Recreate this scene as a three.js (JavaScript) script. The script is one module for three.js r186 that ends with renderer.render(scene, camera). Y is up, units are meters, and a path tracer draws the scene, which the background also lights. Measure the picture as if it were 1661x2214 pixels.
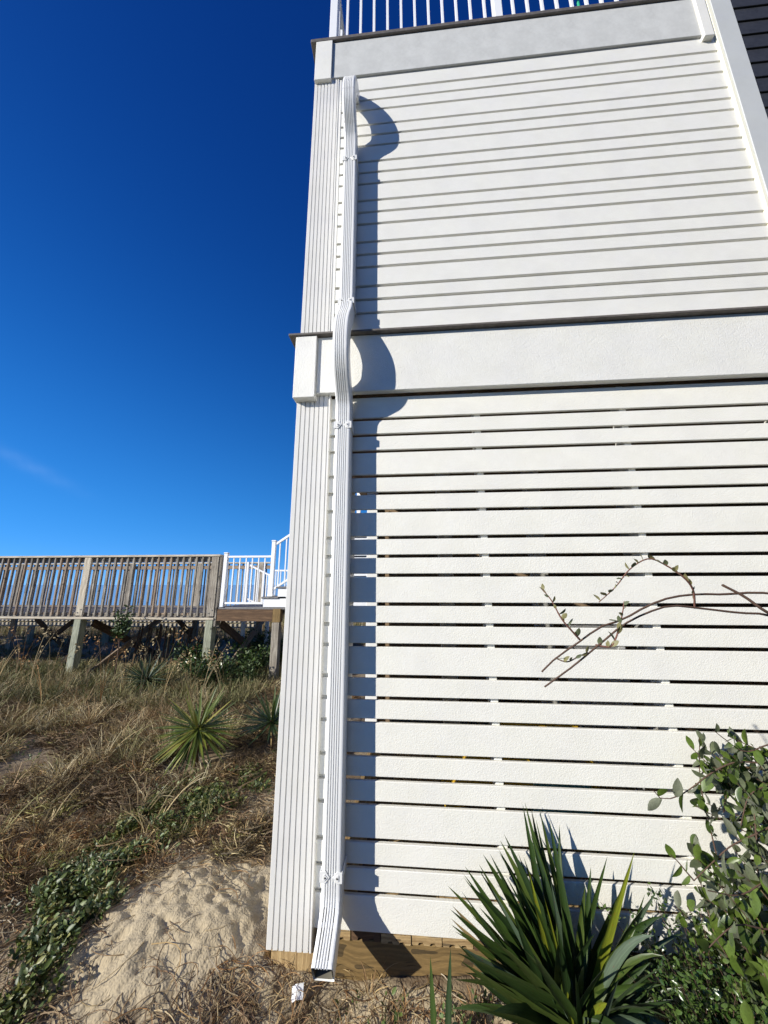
import * as THREE from 'three';
import { mergeGeometries, toCreasedNormals } from 'three/addons/utils/BufferGeometryUtils.js';

// ---------------------------------------------------------------- camera, sky, sun, exposure
const scene = new THREE.Scene();
const camera = new THREE.PerspectiveCamera(112.58, 768 / 1024, 0.05, 9000);
camera.position.set(0, 1.75, 1.9665);
camera.rotation.order = 'YXZ';
camera.rotation.set(0.2089, 0.0783, -0.0011);
scene.add(camera);

const renderer = new THREE.WebGLRenderer({ antialias: true });
renderer.setSize(768, 1024);
renderer.toneMapping = THREE.LinearToneMapping;
const EXPOSURE = 1.29;
renderer.toneMappingExposure = EXPOSURE;
renderer.shadowMap.enabled = true;
renderer.shadowMap.type = THREE.PCFSoftShadowMap;

const SUN = new THREE.Vector3(-1.4, 0.74, 1).normalize();
const sun = new THREE.DirectionalLight(new THREE.Color(1, 0.95, 0.85), 4.9);
sun.position.copy(SUN).multiplyScalar(40);
sun.castShadow = true;
sun.shadow.mapSize.set(4096, 4096);
Object.assign(sun.shadow.camera, { left: -14, right: 14, top: 14, bottom: -14, near: 1, far: 90 });
sun.shadow.bias = -0.0005;
scene.add(sun, sun.target);

{ // clear winter sky: deep blue overhead, paler at the horizon and round the sun, one wisp of cirrus
  const W = 1024, H = 512, data = new Float32Array(W * H * 4);
  const wispA = new THREE.Vector3(-0.788, 0.253, -0.561).normalize(), wispB = new THREE.Vector3(-0.744, 0.219, -0.631).normalize();
  const wispN = new THREE.Vector3().crossVectors(wispA, wispB).normalize();
  const wispM = wispA.clone().add(wispB).normalize(), wispT = wispB.clone().sub(wispA).normalize();
  const d = new THREE.Vector3();
  for (let j = 0; j < H; j++) for (let i = 0; i < W; i++) {
    const e = ((j + 0.5) / H - 0.5) * Math.PI, a = ((i + 0.5) / W - 0.5) * 2 * Math.PI;
    d.set(Math.cos(e) * Math.cos(a), Math.sin(e), Math.cos(e) * Math.sin(a));
    const s = Math.max(0, d.y), c = d.dot(SUN), g = Math.exp(0.42 * c), mie = 0.16 * Math.exp(-12 * (1 - c));
    let r = 0.082 * Math.exp(-4.6 * s) * g + 0.001, gg = 0.44 * Math.exp(-2.9 * s) * g, b = 1.06 * Math.exp(-1.88 * s) * g;
    const hz = Math.exp(-s * 26) * 0.16; r += hz; gg += hz * 0.9; b += hz * 0.35;
    const across = d.dot(wispN) / 0.012, along = (d.dot(wispT)) - wispM.dot(wispT);
    if (c < 0.9 && d.dot(wispM) > 0.9) {
      const w = 0.042 * Math.exp(-across * across) * Math.exp(-Math.pow(along / 0.075, 2)) * (0.8 + 0.2 * Math.sin(along * 130 + across * 2.3) + 0.15 * Math.sin(along * 310 - across * 4.1));
      r += w; gg += w; b += w * 0.8;
    }
    const k = (j * W + i) * 4;
    data[k] = (r + mie) / EXPOSURE; data[k + 1] = (gg + mie * 0.97) / EXPOSURE; data[k + 2] = (b + mie * 0.9) / EXPOSURE; data[k + 3] = 1;
  }
  const sky = new THREE.DataTexture(data, W, H, THREE.RGBAFormat, THREE.FloatType);
  sky.mapping = THREE.EquirectangularReflectionMapping;
  sky.magFilter = sky.minFilter = THREE.LinearFilter;
  sky.wrapS = THREE.RepeatWrapping;
  sky.needsUpdate = true;
  scene.background = sky;
  scene.environment = sky;
}

// ---------------------------------------------------------------- helpers
let seed = 12345;
function rnd() { seed = (seed + 0x6D2B79F5) | 0; let t = Math.imul(seed ^ (seed >>> 15), 1 | seed); t = (t + Math.imul(t ^ (t >>> 7), 61 | t)) ^ t; return ((t ^ (t >>> 14)) >>> 0) / 4294967296; }
const R = (a, b) => a + (b - a) * rnd();
const V3 = (x, y, z) => new THREE.Vector3(x, y, z);
const lerp = (a, b, t) => a + (b - a) * t, clamp = (x, a = 0, b = 1) => Math.min(b, Math.max(a, x));
const smooth = (a, b, x) => { const t = clamp((x - a) / (b - a)); return t * t * (3 - 2 * t); };
const hash = (x, y, s = 0) => { let h = Math.imul(x | 0, 374761393) ^ Math.imul(y | 0, 668265263) ^ Math.imul(s | 0, 1274126177); h = Math.imul(h ^ (h >>> 13), 1274126177); return ((h ^ (h >>> 16)) >>> 0) / 4294967296; };
function vnoise(x, y, s = 0, px = 0, py = 0) {
  const ix = Math.floor(x), iy = Math.floor(y), fx = x - ix, fy = y - iy;
  const wx = (i) => (px ? ((i % px) + px) % px : i), wy = (i) => (py ? ((i % py) + py) % py : i);
  const u = fx * fx * (3 - 2 * fx), v = fy * fy * (3 - 2 * fy);
  return lerp(lerp(hash(wx(ix), wy(iy), s), hash(wx(ix + 1), wy(iy), s), u), lerp(hash(wx(ix), wy(iy + 1), s), hash(wx(ix + 1), wy(iy + 1), s), u), v);
}
const fbm = (x, y, s, o = 4) => { let a = 0, w = 0.5, f = 1; for (let i = 0; i < o; i++) { a += w * vnoise(x * f, y * f, s + i); w *= 0.5; f *= 2.03; } return a; };

const used = new Map();
function numbered(n) { const k = used.get(n) || 0; used.set(n, k + 1); return k ? n + '_' + String(k).padStart(3, '0') : n; }
function tag(o, label, category, group, kind) { if (label) o.userData.label = label; if (category) o.userData.category = category; if (group) o.userData.group = group; if (kind) o.userData.kind = kind; return o; }
function thing(name, label, category, pos = [0, 0, 0], group) { const g = new THREE.Group(); g.name = numbered(name); g.position.set(...pos); scene.add(g); return tag(g, label, category, group); }
function part(name, geo, mat, parent) { const m = new THREE.Mesh(geo, mat); m.name = name; m.castShadow = m.receiveShadow = true; parent.add(m); return m; }

function chamferBox(w, h, d, c) {
  const hs = [w / 2, h / 2, d / 2], pos = [];
  c = Math.min(c, hs[0] * 0.8, hs[1] * 0.8, hs[2] * 0.8);
  const P = (s, a) => [0, 1, 2].map((i) => s[i] * (hs[i] - (i === a ? 0 : c)));
  const tri = (a, b, cc) => {
    const u = [b[0] - a[0], b[1] - a[1], b[2] - a[2]], v = [cc[0] - a[0], cc[1] - a[1], cc[2] - a[2]];
    const n = [u[1] * v[2] - u[2] * v[1], u[2] * v[0] - u[0] * v[2], u[0] * v[1] - u[1] * v[0]];
    const m = [a[0] + b[0] + cc[0], a[1] + b[1] + cc[1], a[2] + b[2] + cc[2]];
    const mm = [m[0] / hs[0], m[1] / hs[1], m[2] / hs[2]];
    if (n[0] * mm[0] + n[1] * mm[1] + n[2] * mm[2] < 0) pos.push(...a, ...cc, ...b); else pos.push(...a, ...b, ...cc);
  };
  const quad = (a, b, cc, dd) => { tri(a, b, cc); tri(a, cc, dd); };
  for (let a = 0; a < 3; a++) {
    const b = (a + 1) % 3, cc = (a + 2) % 3;
    for (const s of [-1, 1]) {
      const q = [[-1, -1], [1, -1], [1, 1], [-1, 1]].map(([x, y]) => { const v = [0, 0, 0]; v[a] = s; v[b] = x; v[cc] = y; return P(v, a); });
      quad(...q);
    }
    for (const s of [-1, 1]) for (const t of [-1, 1]) {
      const mk = (sa) => { const v = [0, 0, 0]; v[a] = sa; v[b] = s; v[cc] = t; return v; };
      quad(P(mk(-1), b), P(mk(1), b), P(mk(1), cc), P(mk(-1), cc));
    }
  }
  for (const x of [-1, 1]) for (const y of [-1, 1]) for (const z of [-1, 1]) tri(P([x, y, z], 0), P([x, y, z], 1), P([x, y, z], 2));
  const g = new THREE.BufferGeometry();
  g.setAttribute('position', new THREE.Float32BufferAttribute(pos, 3));
  g.computeVertexNormals();
  return g;
}
function uvBox(g, grain = 'x', scale = 1, jitter = true) { // uv in metres / scale, u along the grain
  const p = g.attributes.position, n = g.attributes.normal, uv = new Float32Array(p.count * 2);
  const ox = jitter ? rnd() * 7 : 0, oy = jitter ? rnd() * 7 : 0, gi = { x: 0, y: 1, z: 2 }[grain];
  for (let i = 0; i < p.count; i++) {
    const c = [p.getX(i), p.getY(i), p.getZ(i)], nn = [Math.abs(n.getX(i)), Math.abs(n.getY(i)), Math.abs(n.getZ(i))];
    const a = nn[0] > nn[1] && nn[0] > nn[2] ? 0 : nn[1] > nn[2] ? 1 : 2;
    const rest = [0, 1, 2].filter((k) => k !== a);
    let u = rest[0], v = rest[1];
    if (rest.includes(gi)) { u = gi; v = rest.find((k) => k !== gi); }
    uv[2 * i] = c[u] / scale + ox; uv[2 * i + 1] = c[v] / scale + oy;
  }
  g.setAttribute('uv', new THREE.BufferAttribute(uv, 2));
  return g;
}
// a board from corner to corner, with worked edges
function board(x0, x1, y0, y1, z0, z1, grain = 'x', c = 0.0015, scale = 0.6) {
  const g = uvBox(chamferBox(x1 - x0, y1 - y0, z1 - z0, c), grain, scale);
  g.translate((x0 + x1) / 2, (y0 + y1) / 2, (z0 + z1) / 2);
  return g;
}
// a bar between two points
function bar(a, b, w, d, c = 0.002, scale = 0.6, roll = 0) {
  const A = V3(...a), B = V3(...b), L = A.distanceTo(B), g = uvBox(chamferBox(w, L, d, c), 'y', scale);
  const q = new THREE.Quaternion().setFromUnitVectors(V3(0, 1, 0), B.clone().sub(A).normalize());
  if (roll) g.rotateY(roll);
  g.applyQuaternion(q); g.translate((A.x + B.x) / 2, (A.y + B.y) / 2, (A.z + B.z) / 2);
  return g;
}
function tube(pts, r0, r1, seg = 5, steps = 0) { // tapered, slightly crooked stem
  const curve = new THREE.CatmullRomCurve3(pts.map((p) => V3(...p))), n = steps || pts.length * 4;
  const pos = [], idx = [], fr = curve.computeFrenetFrames(n, false);
  for (let i = 0; i <= n; i++) {
    const c = curve.getPointAt(i / n), r = lerp(r0, r1, i / n);
    for (let k = 0; k < seg; k++) { const a = (k / seg) * Math.PI * 2, x = Math.cos(a) * r, y = Math.sin(a) * r; pos.push(c.x + fr.normals[i].x * x + fr.binormals[i].x * y, c.y + fr.normals[i].y * x + fr.binormals[i].y * y, c.z + fr.normals[i].z * x + fr.binormals[i].z * y); }
  }
  for (let i = 0; i < n; i++) for (let k = 0; k < seg; k++) { const a = i * seg + k, b = i * seg + (k + 1) % seg; idx.push(a, b, a + seg, b, b + seg, a + seg); }
  const e = pos.length / 3; pos.push(...pts[pts.length - 1], ...pts[0]);
  for (let k = 0; k < seg; k++) { idx.push(n * seg + k, n * seg + (k + 1) % seg, e, (k + 1) % seg, k, e + 1); }
  const g = new THREE.BufferGeometry();
  g.setAttribute('position', new THREE.Float32BufferAttribute(pos, 3)); g.setIndex(idx); g.computeVertexNormals();
  return g;
}

// ---------------------------------------------------------------- procedural textures
function tex(size, fn, srgb = false) {
  const d = new Uint8Array(size * size * 4);
  for (let j = 0; j < size; j++) for (let i = 0; i < size; i++) { const c = fn(i / size, j / size), k = (j * size + i) * 4; const a = Array.isArray(c) ? c : [c, c, c]; d[k] = clamp(a[0]) * 255; d[k + 1] = clamp(a[1]) * 255; d[k + 2] = clamp(a[2]) * 255; d[k + 3] = 255; }
  const t = new THREE.DataTexture(d, size, size, THREE.RGBAFormat, THREE.UnsignedByteType);
  t.wrapS = t.wrapT = THREE.RepeatWrapping; t.magFilter = THREE.LinearFilter; t.minFilter = THREE.LinearMipmapLinearFilter; t.generateMipmaps = true;
  if (srgb) t.colorSpace = THREE.SRGBColorSpace;
  t.needsUpdate = true; return t;
}
const pn = (u, v, fu, fv, s) => vnoise(u * fu, v * fv, s, fu, fv);
// embossed timber grain of the boards (one repeat = 0.6 m)
const embossTex = tex(1024, (u, v) => {
  const w = pn(u, v, 14, 14, 3) * 0.02;
  const a = pn(u, v + w, 96, 190, 5), b = pn(u, v + w, 50, 120, 9), c = pn(u, v, 24, 46, 12), e = pn(u + w, v, 150, 110, 15);
  const ridge = 1 - Math.abs(2 * a - 1);
  return 0.3 * ridge * ridge + 0.26 * b + 0.14 * c + 0.3 * e;
});
embossTex.repeat.set(1.5, 1.5);
const paintTex = tex(512, (u, v) => { // scuffs and faint dust in the white paint
  const n = 0.5 * pn(u, v, 5, 5, 31) + 0.3 * pn(u, v, 17, 17, 32) + 0.2 * pn(u, v, 70, 70, 33);
  const fleck = pn(u, v, 150, 150, 34) > 0.985 ? 0.07 : 0, k = 0.955 + 0.045 * n - fleck;
  return [k, k * 0.998, k * (0.982 + 0.012 * pn(u, v, 7, 7, 35))];
}, true);
const cementTex = tex(512, (u, v) => { const n = 0.45 * pn(u, v, 9, 7, 41) + 0.3 * pn(u, v, 31, 26, 42) + 0.25 * pn(u, v, 110, 110, 43), k = 0.79 + 0.09 * n; return [k, k * 1.003, k * 1.0]; }, true);
function woodTex(a, b, knotty, s) { // weathered or fresh timber, grain along u (one repeat = 0.6 m)
  return tex(512, (u, v) => {
    const w = pn(u, v, 4, 6, s) * 0.06 + pn(u, v, 9, 3, s + 1) * 0.03;
    const g1 = pn(u, v + w, 3, 60, s + 2), g2 = pn(u, v + w, 5, 140, s + 3), g3 = pn(u, v, 60, 200, s + 4), bl = pn(u, v, 5, 4, s + 5);
    let t = 0.4 * g1 + 0.28 * g2 + 0.14 * g3 + 0.18 * bl;
    const check = g2 > 0.86 ? (g2 - 0.86) * 3.4 : 0, kn = knotty && pn(u, v, 7, 16, s + 6) > 0.93 ? 0.35 : 0;
    t = clamp((t - 0.28) * 2);
    const dim = 1 - check - kn;
    return [lerp(a[0], b[0], t) * dim, lerp(a[1], b[1], t) * dim, lerp(a[2], b[2], t) * dim];
  }, true);
}
const woodBump = tex(512, (u, v) => { const w = pn(u, v, 4, 6, 60) * 0.06; return 0.5 * pn(u, v + w, 3, 60, 62) + 0.35 * pn(u, v + w, 5, 140, 63) + 0.15 * pn(u, v, 60, 200, 64); });
const sandBump = tex(512, (u, v) => 0.45 * pn(u, v, 160, 160, 71) + 0.3 * pn(u, v, 60, 60, 72) + 0.25 * pn(u, v, 14, 14, 73));
const dapple = tex(256, (u, v) => { const n = 0.5 * pn(u, v, 9, 9, 81) + 0.5 * pn(u, v, 40, 40, 82), k = 0.72 + 0.28 * n; return [k, k, k]; }, true);
const leafTex = tex(256, (u, v) => { const n = pn(u, v, 6, 90, 84) * 0.5 + pn(u, v, 5, 30, 85) * 0.5, k = 0.7 + 0.3 * n, sp = pn(u, v, 24, 24, 86) > 0.93 ? 0.75 : 1; return [k * (2 - sp) * 0.96, k * sp, k * sp * 0.9]; }, true);

const S = (o) => new THREE.MeshStandardMaterial(o);
const lin = (r, g, b) => new THREE.Color().setRGB(r, g, b);
const M = {
  slat: S({ color: lin(0.86, 0.848, 0.79), map: paintTex, roughness: 0.5, bumpMap: embossTex, bumpScale: 0.0013 }),
  slatFine: S({ color: lin(0.785, 0.78, 0.745), map: paintTex, roughness: 0.55, bumpMap: embossTex, bumpScale: 0.001 }),
  fascia: S({ color: lin(0.81, 0.805, 0.77), map: paintTex, roughness: 0.55, bumpMap: embossTex, bumpScale: 0.0021 }),
  cement: S({ color: lin(0.78, 0.785, 0.77), map: cementTex, roughness: 0.85, bumpMap: embossTex, bumpScale: 0.0003 }),
  trim: S({ color: lin(0.79, 0.78, 0.755), map: paintTex, roughness: 0.4 }),
  caulk: S({ color: lin(0.84, 0.82, 0.68), roughness: 0.5 }),
  ledge: S({ color: lin(0.17, 0.15, 0.13), map: dapple, roughness: 0.6, bumpMap: woodBump, bumpScale: 0.0006 }),
  greyBoard: S({ color: lin(0.52, 0.54, 0.55), map: paintTex, roughness: 0.5 }),
  darkSiding: S({ color: lin(0.032, 0.034, 0.04), map: dapple, roughness: 0.6, bumpMap: woodBump, bumpScale: 0.0008 }),
  alu: S({ color: lin(0.86, 0.86, 0.84), roughness: 0.3 }),
  aluStrap: S({ color: lin(0.76, 0.76, 0.74), roughness: 0.4 }),
  steel: S({ color: lin(0.3, 0.28, 0.25), roughness: 0.4, metalness: 0.8 }),
  vinyl: S({ color: lin(0.82, 0.83, 0.84), roughness: 0.35 }),
  grey: [
    S({ color: lin(1, 1, 1), map: woodTex([0.45, 0.42, 0.38], [0.74, 0.71, 0.65], true, 100), roughness: 0.9, bumpMap: woodBump, bumpScale: 0.0025 }),
    S({ color: lin(1, 0.93, 0.86), map: woodTex([0.45, 0.40, 0.35], [0.71, 0.66, 0.59], true, 120), roughness: 0.9, bumpMap: woodBump, bumpScale: 0.0025 }),
    S({ color: lin(1, 1, 1), map: woodTex([0.41, 0.39, 0.36], [0.66, 0.63, 0.58], true, 140), roughness: 0.9, bumpMap: woodBump, bumpScale: 0.0025 }),
  ],
  pale: S({ map: woodTex([0.62, 0.58, 0.51], [0.84, 0.80, 0.72], true, 160), roughness: 0.9, bumpMap: woodBump, bumpScale: 0.002 }),
  green: S({ map: woodTex([0.46, 0.47, 0.40], [0.68, 0.69, 0.61], true, 180), roughness: 0.9, bumpMap: woodBump, bumpScale: 0.002 }),
  brown: S({ map: woodTex([0.30, 0.22, 0.15], [0.46, 0.36, 0.26], true, 200), roughness: 0.85, bumpMap: woodBump, bumpScale: 0.0015 }),
  treated: S({ map: woodTex([0.42, 0.34, 0.20], [0.55, 0.45, 0.28], true, 220), roughness: 0.8, bumpMap: woodBump, bumpScale: 0.0015 }),
  blond: S({ map: woodTex([0.52, 0.42, 0.28], [0.76, 0.66, 0.48], true, 240), roughness: 0.85, bumpMap: woodBump, bumpScale: 0.0015 }),
  ply: S({ color: lin(0.30, 0.21, 0.13), map: dapple, roughness: 0.95 }),
  charcoal: S({ color: lin(0.06, 0.05, 0.045), map: dapple, roughness: 0.9 }),
  tread: S({ color: lin(0.24, 0.235, 0.23), map: dapple, roughness: 0.7 }),
  yellow: S({ color: lin(0.75, 0.46, 0.03), roughness: 0.45 }),
  teal: S({ color: lin(0.12, 0.42, 0.5), roughness: 0.5 }),
  strap: S({ color: lin(0.02, 0.36, 0.19), roughness: 0.5 }),
};

// ---------------------------------------------------------------- ground
const IN = 0.0254;
function moundMask(x, z) { // the bare heap of clean sand left of the house corner
  const w = (fbm(x * 5 + 3, z * 5, 7, 4) - 0.45) * 1.1;
  const dx = (x + 1.16) / 0.47, dz = (z + 0.2) / 0.43, q = Math.sqrt(dx * dx + dz * dz + 0.5 * dx * dz) + w;
  return smooth(1.2, 0.72, q + 0.35 * (fbm(x * 17, z * 17, 17, 3) - 0.44));
}
function height(x, z) {
  let y = -0.035 + (fbm(x * 0.9, z * 0.9, 1, 4) - 0.47) * 0.1 + (fbm(x * 6, z * 6, 2, 3) - 0.44) * 0.035;
  const dx = (x + 1.2) / 0.62, dz = (z + 0.18) / 0.52;
  y += 0.1 * Math.exp(-(dx * dx + dz * dz) * 1.5);
  const mm = moundMask(x, z);
  if (mm > 0) { // scuffs and run-off ridges in the loose sand
    const r = fbm(x * 9 + z * 5, z * 13 - x * 7, 21, 3), q = fbm(x * 22, z * 22, 25, 2);
    y += mm * ((Math.abs(r - 0.45) * -0.085) + (q - 0.37) * 0.014 + (fbm(x * 55, z * 55, 27, 2) - 0.37) * 0.008 + 0.014);
  }
  y += 0.04 * smooth(-0.9, -2.5, x) * smooth(0.6, -1.5, z);
  const back = smooth(-6.5, -12.5, z); // dune crest behind the walkway, then down to the beach
  y += back * (0.34 + 0.25 * (fbm(x * 0.35, z * 0.35, 11, 3) - 0.45));
  y -= 4.4 * smooth(-14, -34, z);
  if (x > -0.6 && x < 2.2) y += (0.05 + 0.05 * (fbm(x * 7, z * 7, 33, 3) - 0.4)) * smooth(0.3, 0.02, z) * smooth(-0.35, 0.1, x);
  if (x > -0.72 && z < -0.02) y = Math.min(y, -0.06);
  return y;
}
const sandC = [0.45, 0.37, 0.24], litterC = [0.15, 0.105, 0.06], earthC = [0.31, 0.245, 0.155];
{
  const N = 460, pos = [], col = [], uv = [], idx = [];
  const fx = (t) => -1.1 + 2.2 * t + Math.sign(t) * Math.pow(Math.abs(t), 9) * 3500, fz = (t) => -0.9 + 1.9 * t + Math.sign(t) * Math.pow(Math.abs(t), 4) * 8 + (t < 0 ? -1 : 0.4) * Math.pow(Math.abs(t), 16) * 3500;
  for (let j = 0; j <= N; j++) for (let i = 0; i <= N; i++) {
    const x = fx(i / N * 2 - 1), z = fz(j / N * 2 - 1), far = Math.hypot(x, z);
    pos.push(x, height(x, z), z); uv.push(x / 0.9, z / 0.9);
    const n = fbm(x * 2.2, z * 2.2, 51, 4), n2 = fbm(x * 11, z * 11, 55, 3), n3 = vnoise(x * 70, z * 70, 58);
    const m = moundMask(x, z);
    let sandy = smooth(0.42, 0.62, n * 0.6 + n2 * 0.5);
    if (z > -1.3 && x > -2.2) sandy = Math.max(sandy, smooth(0.36, 0.5, n2) * 0.75);
    const apron = smooth(-0.12, 0.06, z) * (1 - smooth(0.45, 0.6, z)) * smooth(-2.0, -1.3, x) * (1 - smooth(0.5, 0.9, x)) * smooth(0.36, 0.46, n2 * 0.7 + n * 0.3);
    const c = [0, 1, 2].map((k) => lerp(lerp(litterC[k], earthC[k], sandy), sandC[k], Math.max(m, apron * 0.8)) * (0.86 + 0.28 * n3 * (1 - 0.6 * m)));
    const yard = smooth(0.55, 0.9, z) * (1 - smooth(20, 30, far)); for (let k = 0; k < 3; k++) c[k] = lerp(c[k], [0.05, 0.06, 0.025][k] * (0.7 + 0.6 * n2), yard);  // unseen ground behind the viewer darkened to cut light bounced onto the wall
    if (far > 40) for (let k = 0; k < 3; k++) c[k] = lerp(c[k], sandC[k], 0.7);
    col.push(...c);
  }
  for (let j = 0; j < N; j++) for (let i = 0; i < N; i++) { const a = j * (N + 1) + i; idx.push(a, a + N + 1, a + 1, a + 1, a + N + 1, a + N + 2); }
  const g = new THREE.BufferGeometry();
  g.setAttribute('position', new THREE.Float32BufferAttribute(pos, 3)); g.setAttribute('color', new THREE.Float32BufferAttribute(col, 3)); g.setAttribute('uv', new THREE.Float32BufferAttribute(uv, 2));
  g.setIndex(idx); g.computeVertexNormals();
  const m = part('ground', g, S({ vertexColors: true, roughness: 1, bumpMap: sandBump, bumpScale: 0.006 }), scene);
  tag(m, 'sandy ground with dry litter beside the house', 'ground', null, 'structure');
  const sea = new THREE.Mesh(new THREE.PlaneGeometry(12000, 6000), S({ color: lin(0.30, 0.40, 0.46), roughness: 0.18 }));
  sea.rotation.x = -Math.PI / 2; sea.position.set(0, -3.1, -3040); sea.name = 'sea'; sea.receiveShadow = true; scene.add(sea);
  tag(sea, 'pale blue sea beyond the dune', 'water', null, 'structure');
}

// ---------------------------------------------------------------- the house
const house = thing('beach_house', 'white slatted beach house corner with dark cap boards and treated timber base', 'house');
const XL = -0.712, XR = 2.345;                    // left corner and right end of the boarding
const GAP = 0.75 * IN, NAR = 3.5 * IN, WID = 5.5 * IN, THK = 0.019;
{ // lower open screen: one wide, two narrow, one wide ...
  let top = 2.7656 - GAP / 2;                     // top of the first narrow slat
  const rows = [[2.7656 + GAP / 2, 2.915]];
  for (let i = 0; i < 22; i++) { const h = i === 21 ? WID : i % 3 === 2 ? WID : NAR; rows.push([top - h, top]); top -= h + GAP; if (top < 0.16) break; }
  for (const [a, b] of rows) part('slat', board(-0.66, 4.2, a, b, -THK + R(-0.0008, 0.0008), R(-0.0008, 0.0008), 'x', 0.0022), M.slat, house);
  for (const x of [-0.005, 0.422, 0.85, 1.283, 1.72, 2.15, 2.58, 3.0]) {
    if (Math.abs(x - 0.85) < 0.01 || Math.abs(x - 1.72) < 0.01 || Math.abs(x + 0.005) < 0.01) continue;
    part('stud', board(x - 0.019, x + 0.019, 0.15, 2.93, -THK - 0.09, -THK - 0.002, 'y'), M.slat, house);
  }
}
{ // upper closed boarding on a backing panel
  const back = part('siding_panel', board(-0.70, XR, 3.349, 6.2, -0.16, -THK - 0.0015, 'x'), M.slatFine, house);
  let top = 5.6344 + GAP / 2;
  const rows = [[top, top + WID + 0.06]];
  top = 5.6344 - GAP / 2;
  for (let i = 0; i < 19; i++) { const h = i % 3 === 2 ? WID : NAR; const b = top - h; rows.push([Math.max(b, 3.3505), top]); top -= h + GAP; if (top < 3.38) break; }
  for (const [a, b] of rows) part('slat', board(-0.5, XR - 0.001, a, b, -THK, R(-0.0006, 0.0006), 'x', 0.002), M.slatFine, back);
}
part('nailer', board(-0.69, -0.452, 0.15, 2.93, -0.075, -THK - 0.003, 'y'), M.slat, house);
// grooved corner trims
function groovedTrim(x0, x1, y0, y1, z, depth, strips, name) {
  const s = new THREE.Shape(), w = (x1 - x0) / (strips + 0.5), gr = 0.0035, gd = 0.007;
  s.moveTo(x0, z - depth); s.lineTo(x0, z - 0.004); s.lineTo(x0 + 0.003, z);
  for (let i = 1; i <= strips - 0; i++) { const x = x0 + i * w; if (x > x1 - 0.012) break; s.lineTo(x - gr, z - 0.0012); s.lineTo(x - gr * 0.8, z - gd); s.lineTo(x + gr * 0.3, z - gd); s.lineTo(x + gr, z); }
  s.lineTo(x1 - 0.003, z); s.lineTo(x1, z - 0.004); s.lineTo(x1, z - depth); s.closePath();
  const g = new THREE.ExtrudeGeometry(s, { depth: y1 - y0, bevelEnabled: false });
  g.rotateX(-Math.PI / 2); g.scale(1, 1, -1); // shape y becomes z, extrusion becomes y
  const idx = g.index; const p = g.attributes.position;
  if (!idx) { for (let i = 0; i < p.count; i += 3) { for (const at of [p, g.attributes.uv]) { const n = at.itemSize; for (let k = 0; k < n; k++) { const t = at.array[(i + 1) * n + k]; at.array[(i + 1) * n + k] = at.array[(i + 2) * n + k]; at.array[(i + 2) * n + k] = t; } } } }
  g.translate(0, y0, 0); g.computeVertexNormals(); uvBox(g, 'y', 0.6);
  return part(name, g, M.trim, house);
}
groovedTrim(XL, -0.493, 0.073, 2.93, 0.022, 0.2, 7, 'corner_trim');
groovedTrim(XL - 0.006, -0.515, 3.349, 5.79, 0.009, 0.12, 7, 'corner_trim');
part('trim_batten', board(-0.5148, -0.4935, 3.3495, 5.785, -0.018, 0.004, 'y'), M.trim, house);
// lower fascia, corner block, ledge
part('fascia_board', board(-0.5815, 4.2, 2.929, 3.3302, 0.012, 0.055, 'x', 0.003), M.fascia, house);
part('fascia_block', board(-0.722, -0.583, 2.892, 3.3302, -0.05, 0.077, 'y', 0.003), M.fascia, house);
part('ledge_board', board(-0.769, 4.2, 3.331, 3.3488, -0.14, 0.0875, 'x', 0.003), M.ledge, house);
part('soffit_panel', board(-0.70, 4.2, 2.985, 3.325, -6.2, -0.07, 'x'), M.ply, house);
// upper fascia, corner block, cap board
part('fascia_board', board(-0.5755, 2.245, 5.785, 6.197, -0.002, 0.017, 'x', 0.002), M.cement, house);
part('fascia_block', board(-0.716, -0.577, 5.752, 6.197, -0.05, 0.034, 'y', 0.003), M.slatFine, house);
part('fascia_block', board(2.247, 2.318, 5.742, 6.197, -0.002, 0.034, 'y', 0.003), M.slatFine, house);
part('cap_board', board(-0.765, 2.36, 6.199, 6.238, -0.14, 0.034, 'x', 0.004), M.ledge, house);
for (let i = 0; i < 6; i++) part('deck_board', board(-0.75, 4.2, 6.205, 6.235, -0.283 - i * 0.146, -0.143 - i * 0.146, 'x', 0.003), M.ledge, house);
// right end trim and the dark lap siding beyond it
part('trim_batten', board(XR, XR + 0.022, 3.3495, 6.9, -0.05, 0.016, 'y', 0.002), M.caulk, house);
part('corner_board', board(XR + 0.0225, XR + 0.165, 3.3495, 7.6, -0.05, 0.021, 'y', 0.003), M.greyBoard, house);
for (let i = 0; i < 30; i++) {
  const y = 3.4 + i * 0.148, g = uvBox(chamferBox(1.9, 0.16, 0.012, 0.002), 'x', 0.6); g.rotateX(-0.07); g.translate(XR + 0.166 + 0.95, y + 0.08, -0.006);
  part('lap_siding_board', g, M.darkSiding, house);
}
part('side_wall', board(-0.708, -0.62, 3.35, 6.198, -4.5, -0.19, 'z'), M.slatFine, house);
part('rear_wall', board(XR + 0.1, 4.2, 3.35, 7.9, -4.5, -0.06, 'x'), M.darkSiding, house);
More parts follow.
